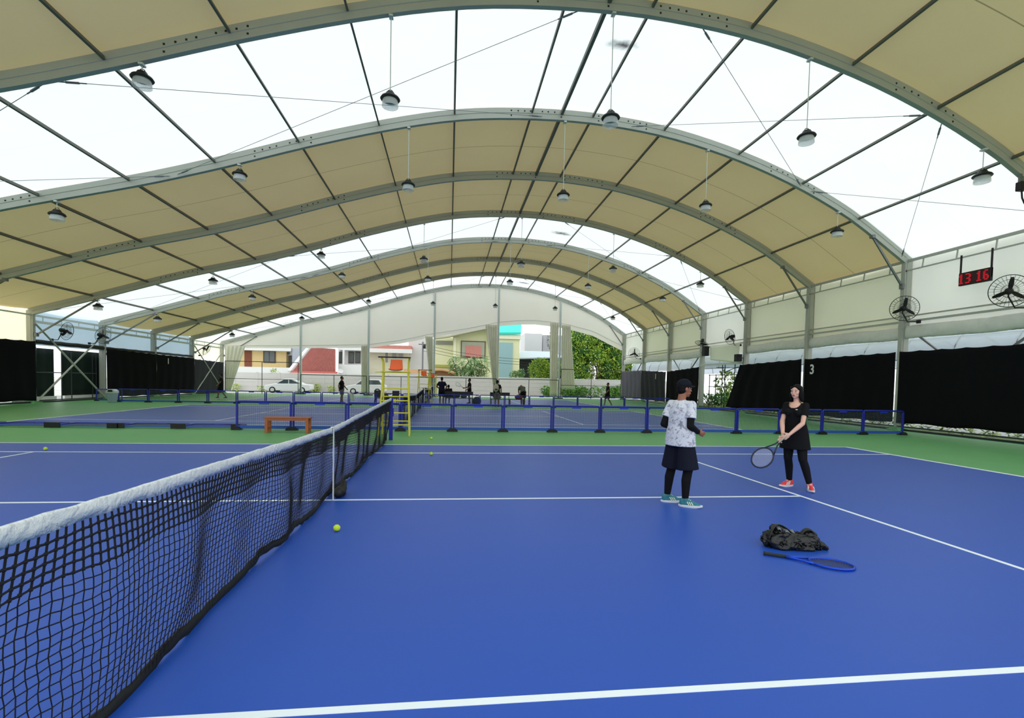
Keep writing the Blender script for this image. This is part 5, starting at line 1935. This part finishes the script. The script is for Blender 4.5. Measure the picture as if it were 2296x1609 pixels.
def car(label, x, y, rz, hatch=False):
    t = thing('car', label, 'car', (x, y, -.03), rz, 'white cars parked along the boundary wall')
    L_ = 4.3 if not hatch else 3.9
    side = [(-L_ / 2, .35), (-L_ / 2 + .05, .72), (-L_ / 2 + 1.0, .90), (L_ / 2 - .9, .92), (L_ / 2 - .03, .84), (L_ / 2, .40), (L_ / 2 - .3, .24), (-L_ / 2 + .3, .24)]
    if hatch:
        side = [(-L_ / 2, .35), (-L_ / 2 + .04, .78), (-L_ / 2 + .85, .96), (L_ / 2 - .15, 1.0), (L_ / 2, .9), (L_ / 2, .40), (L_ / 2 - .3, .24), (-L_ / 2 + .3, .24)]
    M_car = mat('white_car_paint', (232, 234, 236), .25, var=.01)
    MB().prism(side, -.84, .84).build('body', M_car, t, bevel=.07)
    a0 = -L_ / 2 + (.95 if not hatch else .75); a3 = L_ / 2 - (.75 if not hatch else .12)
    zt = 1.42 if not hatch else 1.52
    cab = [(a0, .88), (a0 + .85, zt - .03), (a0 + 1.3, zt), (a3 - 1.0 if not hatch else a3 - .5, zt - .02), (a3, .90)]
    MB().prism(cab, -.70, .70).build('cabin', M_car, t, bevel=.06)
    gl = mat('car_window', (74, 86, 92), .1, spec=.6)
    win = [(a0 + .2, .93), (a0 + .9, zt - .10), ((a0 + a3) / 2 - .04, zt - .09), ((a0 + a3) / 2 - .04, .94)]
    win2 = [((a0 + a3) / 2 + .04, .94), ((a0 + a3) / 2 + .04, zt - .09), (a3 - (1.05 if not hatch else .55), zt - .11), (a3 - .25, .95)]
    for q in (-1, 1):
        MB().prism(win, q * .700, q * .712).prism(win2, q * .700, q * .712).build('side_window', gl, t)
    mb = MB().bar((a0 + .08, 0, .96), (a0 + .80, 0, zt - .07), 1.2, .02, up=(-1, 0, 1))
    mb.build('windscreen', gl, t)
    for sx in (-L_ / 2 + .78, L_ / 2 - .78):
        for q in (-1, 1):
            w = MB().lathe([(.02, -.1), (.28, -.1), (.31, -.06), (.31, .06), (.28, .1), (.02, .1)], 18, (sx, q * .76, .31), Euler((PI / 2, 0, 0)).to_matrix()).build('wheel', M_black, t, smooth=True)
            MB().lathe([(.02, -.105), (.18, -.105), (.19, -.09)], 14, (sx, q * (.765 if q < 0 else .765), .31), Euler((PI / 2 if q > 0 else -PI / 2, 0, 0)).to_matrix()).build('hubcap', M_alulight, w)
    MB().box((-L_ / 2 + .03, .55, .66), (.08, .3, .12)).box((-L_ / 2 + .03, -.55, .66), (.08, .3, .12)).build('headlight', M_lens, t)
    return t


p = at(650, 880, 45.6); car('white saloon car with a dark window line parked by the wall at left', p.x, 45.5, .03)
p = at(822, 880, 45.6); car('white hatchback parked behind the walking person, left of the umpire chair', p.x, 45.5, 0.02, True)

# ------------------------------------------------------------------ houses
def quadbox(mb, px0, py0, px1, py1, Y, depth):
    a, b = at(px0, py1, Y), at(px1, py0, Y)
    mb.bbox((a.x, Y, a.z), (b.x, Y + depth, b.z)); return mb


def hpart(root, name, m, px0, py0, px1, py1, Y, depth, zfloor=False, bevel=0):
    mb = MB()
    a, b = at(px0, py1, Y), at(px1, py0, Y)
    o = root.location
    z0 = 0 if zfloor else a.z
    mb.bbox((a.x - o.x, Y - o.y, z0 - o.z), (b.x - o.x, Y + depth - o.y, b.z - o.z))
    return mb.build(name, m, root, bevel=bevel)


def siding(name, col, sc_=2.2, dark=.86):
    """horizontal boards"""
    m = mat(name, col, .8, var=.04, scale=2)
    nt = m.node_tree; b = nt.nodes['Principled BSDF']
    tc = nt.nodes.new('ShaderNodeTexCoord'); w = nt.nodes.new('ShaderNodeTexWave')
    w.wave_type = 'BANDS'; w.bands_direction = 'Z'; w.inputs['Scale'].default_value = sc_; w.wave_profile = 'SAW'
    nt.links.new(tc.outputs['Object'], w.inputs['Vector'])
    bp = nt.nodes.new('ShaderNodeBump'); bp.inputs['Strength'].default_value = .8; bp.inputs['Distance'].default_value = .05
    nt.links.new(w.outputs['Fac'], bp.inputs['Height']); nt.links.new(bp.outputs[0], b.inputs['Normal'])
    return m


M_glass_d = mat('dim_window', (96, 104, 104), .2, var=.1, scale=3)
M_win_frame = mat('brown_window_frame', (92, 80, 70), .6)
M_cream = mat('cream_render', (232, 232, 190), .85, var=.03)
HY = 57
hA = thing('house', 'yellow boarded house with a brown door behind the left of the wall', 'house', (at(590, 830, HY).x, HY, 0))
hpart(hA, 'wall', siding('yellow_boards', (232, 206, 150)), 515, 783, 642, 850, HY, 5, True)
hpart(hA, 'door', mat('carved_brown_door', (126, 70, 48), .6, var=.3, scale=5), 548, 785, 564, 826, HY - .08, .1)
w_ = hpart(hA, 'window', M_win_frame, 590, 785, 618, 813, HY - .07, .1)
hpart(hA, 'pane', M_glass_d, 593, 788, 603, 811, HY - .09, .03).parent = hA
hpart(hA, 'pane', M_glass_d, 605, 788, 615, 811, HY - .09, .03)
hpart(hA, 'roof', M_white, 500, 777, 652, 783, HY - 1.0, 7)
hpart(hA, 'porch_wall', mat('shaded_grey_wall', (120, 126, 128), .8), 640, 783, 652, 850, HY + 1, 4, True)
hpart(hA, 'parapet', M_white, 500, 824, 650, 850, HY - 4.5, .25, True)
ac = thing('air_conditioner', 'white air conditioner on the side of the yellow house', 'air conditioner', at(650, 792, HY + .6))
MB().box((0, 0, 0), (.62, .35, .5)).build('casing', M_white, ac, bevel=.03)
MB().lathe([(.02, -.0), (.18, 0), (.18, .02), (.02, .02)], 16, (-.08, -.185, 0), Euler((PI / 2, 0, 0)).to_matrix()).build('fan_grille', M_glass_d, ac)
MB().bar((.2, .1, -.25), (.2, .8, -.25), .05).bar((-.2, .1, -.25), (-.2, .8, -.25), .05).build('bracket', M_steel, ac)

hB = thing('house', 'house with a big red corrugated tiled lean-to roof', 'house', (at(705, 830, 56).x, 55, 0))
o_ = hB.location
a1, a2, a3_, a4 = at(655, 834, 52), at(752, 834, 52), at(752, 797, 55.5), at(713, 779, 55.5)
tl = at(700, 779, 55.5)


def roof_b(u, v):
    lo = a1.lerp(a2, u); hi = tl.lerp(at(752, 783, 55.5), u)
    p = lo.lerp(hi, v) - o_
    return (p.x, p.y, p.z + .07 * math.sin(u * 26 * 2 * PI))


MB().sheet(roof_b, 208, 6, .05).build('roof', mat('red_brown_tiles', (158, 92, 84), .7, var=.25, scale=2), hB, smooth='all')
hpart(hB, 'fascia', mat('red_fascia', (206, 112, 104), .7), 652, 833, 756, 838, 51.7, .25)
hpart(hB, 'wall', mat('white_render', (226, 226, 226), .85), 658, 838, 750, 870, 52.2, 4, True)
MB().bar(a1 - o_ + V((-.3, 0, .1)), tl - o_ + V((-.3, 0, .15)), .4, .2).build('verge', M_white, hB)
hpart(hB, 'upper_wall', mat('grey_render', (176, 182, 192), .85), 655, 779, 720, 830, 56.2, 3, True)
w_ = hpart(hB, 'window', M_win_frame, 727, 790, 750, 799, 56.0, .2)
hpart(hB, 'pane', M_glass_d, 729, 791.5, 748, 798, 55.95, .05)

hC = thing('house', 'white house with dark windows behind the hatchback', 'house', (at(790, 830, 57).x, 57, 0))
hpart(hC, 'wall', mat('bright_white_render', (236, 236, 236), .85), 758, 784, 818, 850, 57, 4, True)
hpart(hC, 'roof', M_white, 757, 778, 818, 784, 55.5, 6)
hpart(hC, 'balcony', M_white, 758, 818, 818, 850, 54.5, 1.5, True)
hpart(hC, 'pillar', M_white, 768, 784, 772, 820, 55.2, .25)
for (x0, x1) in ((760, 767), (781, 794), (796, 808)):
    w_ = hpart(hC, 'window', M_win_frame, x0, 788, x1, 814, 56.9, .15)
    hpart(hC, 'pane', M_glass_d, x0 + 1.2, 790, x1 - 1.2, 812, 56.86, .05)
t = thing('satellite_dish', 'white satellite dish on the balcony of the white house', 'dish', at(763, 833, 54.2))
MB().lathe([(.02, 0), (.2, .05), (.34, .14), (.345, .15), (.2, .07), (.02, .02)], 18, rot=Euler((.9, 0, .4)).to_matrix()).build('reflector', M_white, t, smooth=True)
MB().bar((0, .1, 0), (0, .25, -.35), .05).build('arm', M_steel, t)

hD = thing('house', 'cream house with a thin red roof edge behind the near umpire chair', 'house', (at(875, 830, 57).x, 57, 0))
hpart(hD, 'wall', siding('pale_boards', (232, 228, 204), 1.6), 828, 790, 915, 850, 57, 5, True)
hpart(hD, 'roof', mat('faded_red_roof', (196, 130, 118), .7, var=.15), 820, 775, 922, 783, 55.4, 7)
hpart(hD, 'gutter', M_white, 820, 783, 924, 789, 55.2, .4)
hpart(hD, 'pillar', mat('grey_pillar', (128, 122, 116), .8), 864, 788, 869, 812, 55.6, .3)
for (x0, x1) in ((878, 890), (893, 905)):
    hpart(hD, 'window', M_white, x0, 792, x1, 804, 56.9, .12)
    hpart(hD, 'pane', mat('pale_pane', (176, 180, 176), .3), x0 + 1, 793, x1 - 1, 803, 56.86, .05)
hpart(hD, 'fence_wall', mat('orange_tiles', (220, 176, 140), .8), 905, 828, 958, 836, 52, .4)
hpart(hD, 'side_wall', siding('white_boards', (228, 228, 228), 1.8), 915, 760, 973, 850, 58, 5, True)
pole = at(947, 850, 55)
t = thing('utility_pole', 'thin grey utility pole beside the white boarded wall', 'pole', (pole.x, 55, 0))
MB().tube([(0, 0, 0), (0, 0, at(947, 766, 55).z)], .10, 8).build('pole', mat('grey_pole', (128, 130, 134), .8), t)
zt_ = at(947, 768, 55).z
mbl = MB().bar((-.5, 0, zt_ - .2), (.5, 0, zt_ - .2), .08).box((.2, 0, zt_ - .5), (.3, .3, .4))
mbl.build('crossarm', M_dark, t)
# overhead lines crossing the cream house
mb = MB()
for (y0, y1) in ((768, 800), (775, 806), (782, 812)):
    A, B, Cc = at(947, y0 + 4, 55), at(1100, y1, 54), at(1260, y1 + 8, 54)
    mb.tube([A, (A + B) / 2 - V((0, 0, .15)), B, (B + Cc) / 2 - V((0, 0, .12)), Cc], .022, 5)
tag(mb.build('overhead_line', M_dark), 'dark overhead lines sagging across the front of the cream house', 'cable')

hE = thing('house', 'big cream-green house with a pink curtained window and a turquoise roof', 'house', (at(1075, 830, 57).x, 57, 0))
o_ = hE.location
hpart(hE, 'wall', M_cream, 975, 757, 1018, 850, 57.6, 5, True)
pg = [(978, 850), (1017, 850)]
gp = []
for (px, py) in ((1016, 850), (1016, 750), (1085, 739), (1097, 745), (1097, 850)):
    q = at(px, py, 57); gp.append((q.x - o_.x, max(q.z, 0)))
gp[0] = (gp[0][0], 0); gp[-1] = (gp[-1][0], 0)
MB().prism(gp, 0, 5).build('gable_wall', M_cream, hE)
ra, rb_, rc = at(1012, 753, 56.2), at(1086, 737, 56.2), at(1100, 742, 56.2)
MB().bar(ra - o_, rb_ - o_, 1.8, .16).bar(rb_ - o_, rc - o_, 1.8, .16).bar(at(975, 758, 56.4) - o_, at(1030, 751, 56.4) - o_, 1.4, .2).build('roof_edge', mat('grey_cream_fascia', (190, 188, 164), .8), hE)
hpart(hE, 'corner_pilaster', mat('pale_cream', (240, 240, 214), .8), 1016, 756, 1023, 850, 56.8, .3, True)
hpart(hE, 'vent_window', mat('grey_vent', (150, 152, 140), .6), 977, 764, 1015, 772, 57.5, .15)
hpart(hE, 'window', M_win_frame, 1033, 765, 1089, 801, 56.85, .2)
hpart(hE, 'pane', mat('pale_green_pane', (168, 170, 150), .4, var=.1), 1035, 767, 1087, 799, 56.8, .08)
hpart(hE, 'curtain', mat('pink_curtain', (206, 138, 128), .8, var=.1, scale=6), 1044, 776, 1079, 799, 56.74, .05)
hpart(hE, 'band', mat('olive_band', (176, 178, 96), .8), 975, 818, 1020, 823, 57.4, .3)
hpart(hE, 'garage_door', mat('brown_garage', (128, 92, 62), .7, var=.25, scale=4), 975, 828, 1022, 848, 56.4, .2)
ar = MB()
arc = [at(975 + 52 * i / 10, 829 + 12 * (i / 10) ** 2 - 2 * math.sin(PI * i / 10), 56.1) - o_ for i in range(11)]
ar.tube(arc, .16, 6).build('arch_trim', mat('tan_trim', (206, 170, 120), .8), hE)
hpart(hE, 'tower_wall', M_cream, 1095, 750, 1166, 850, 56.4, 5, True)
hpart(hE, 'cornice', mat('pale_cream', (240, 240, 214), .8), 1095, 750, 1168, 758, 56.1, .5)
q0, q1 = at(1112, 746, 56.0), at(1169, 719, 59)
tm = MB()
P_ = [at(1112, 745, 55.9), at(1168, 745, 55.9), at(1170, 718, 59.5), at(1112, 720, 59.5)]
tm.add([p_ - o_ for p_ in P_] + [p_ - o_ + V((0, 0, -.25)) for p_ in P_], [(0, 1, 2, 3), (7, 6, 5, 4), (0, 4, 5, 1), (1, 5, 6, 2), (2, 6, 7, 3), (3, 7, 4, 0)])
tm.build('turquoise_roof', mat('turquoise_sheet', (44, 206, 190), .5), hE)
hpart(hE, 'tall_window', mat('blue_grey_blinds', (150, 186, 190), .5, var=.08, scale=14), 1119, 768, 1150, 850, 56.2, .15)

hF = thing('house', 'grey concrete building behind a dark garage with a pale roof', 'house', (at(1205, 830, 62).x, 62, 0))
hpart(hF, 'wall', mat('grey_white_block', (206, 208, 212), .85, var=.06), 1176, 748, 1216, 800, 66, 5, True)
hpart(hF, 'side_wall', mat('grey_block', (176, 178, 182), .85, var=.12, scale=1), 1216, 752, 1262, 810, 67, 5, True)
hpart(hF, 'garage_wall', mat('dark_green_net', (46, 54, 54), .8, var=.3, scale=1.5), 1164, 800, 1262, 850, 60, 4, True)
mb = MB()
o_ = hF.location
P_ = [at(1160, 802, 58.5), at(1264, 800, 58.5), at(1240, 788, 62), at(1168, 786, 62)]
mb.add([p_ - o_ for p_ in P_] + [p_ - o_ + V((0, 0, -.15)) for p_ in P_], [(0, 1, 2, 3), (7, 6, 5, 4), (0, 4, 5, 1), (1, 5, 6, 2), (2, 6, 7, 3), (3, 7, 4, 0)])
mb.build('garage_roof', mat('pale_roof_sheet', (186, 200, 206), .6), hF)
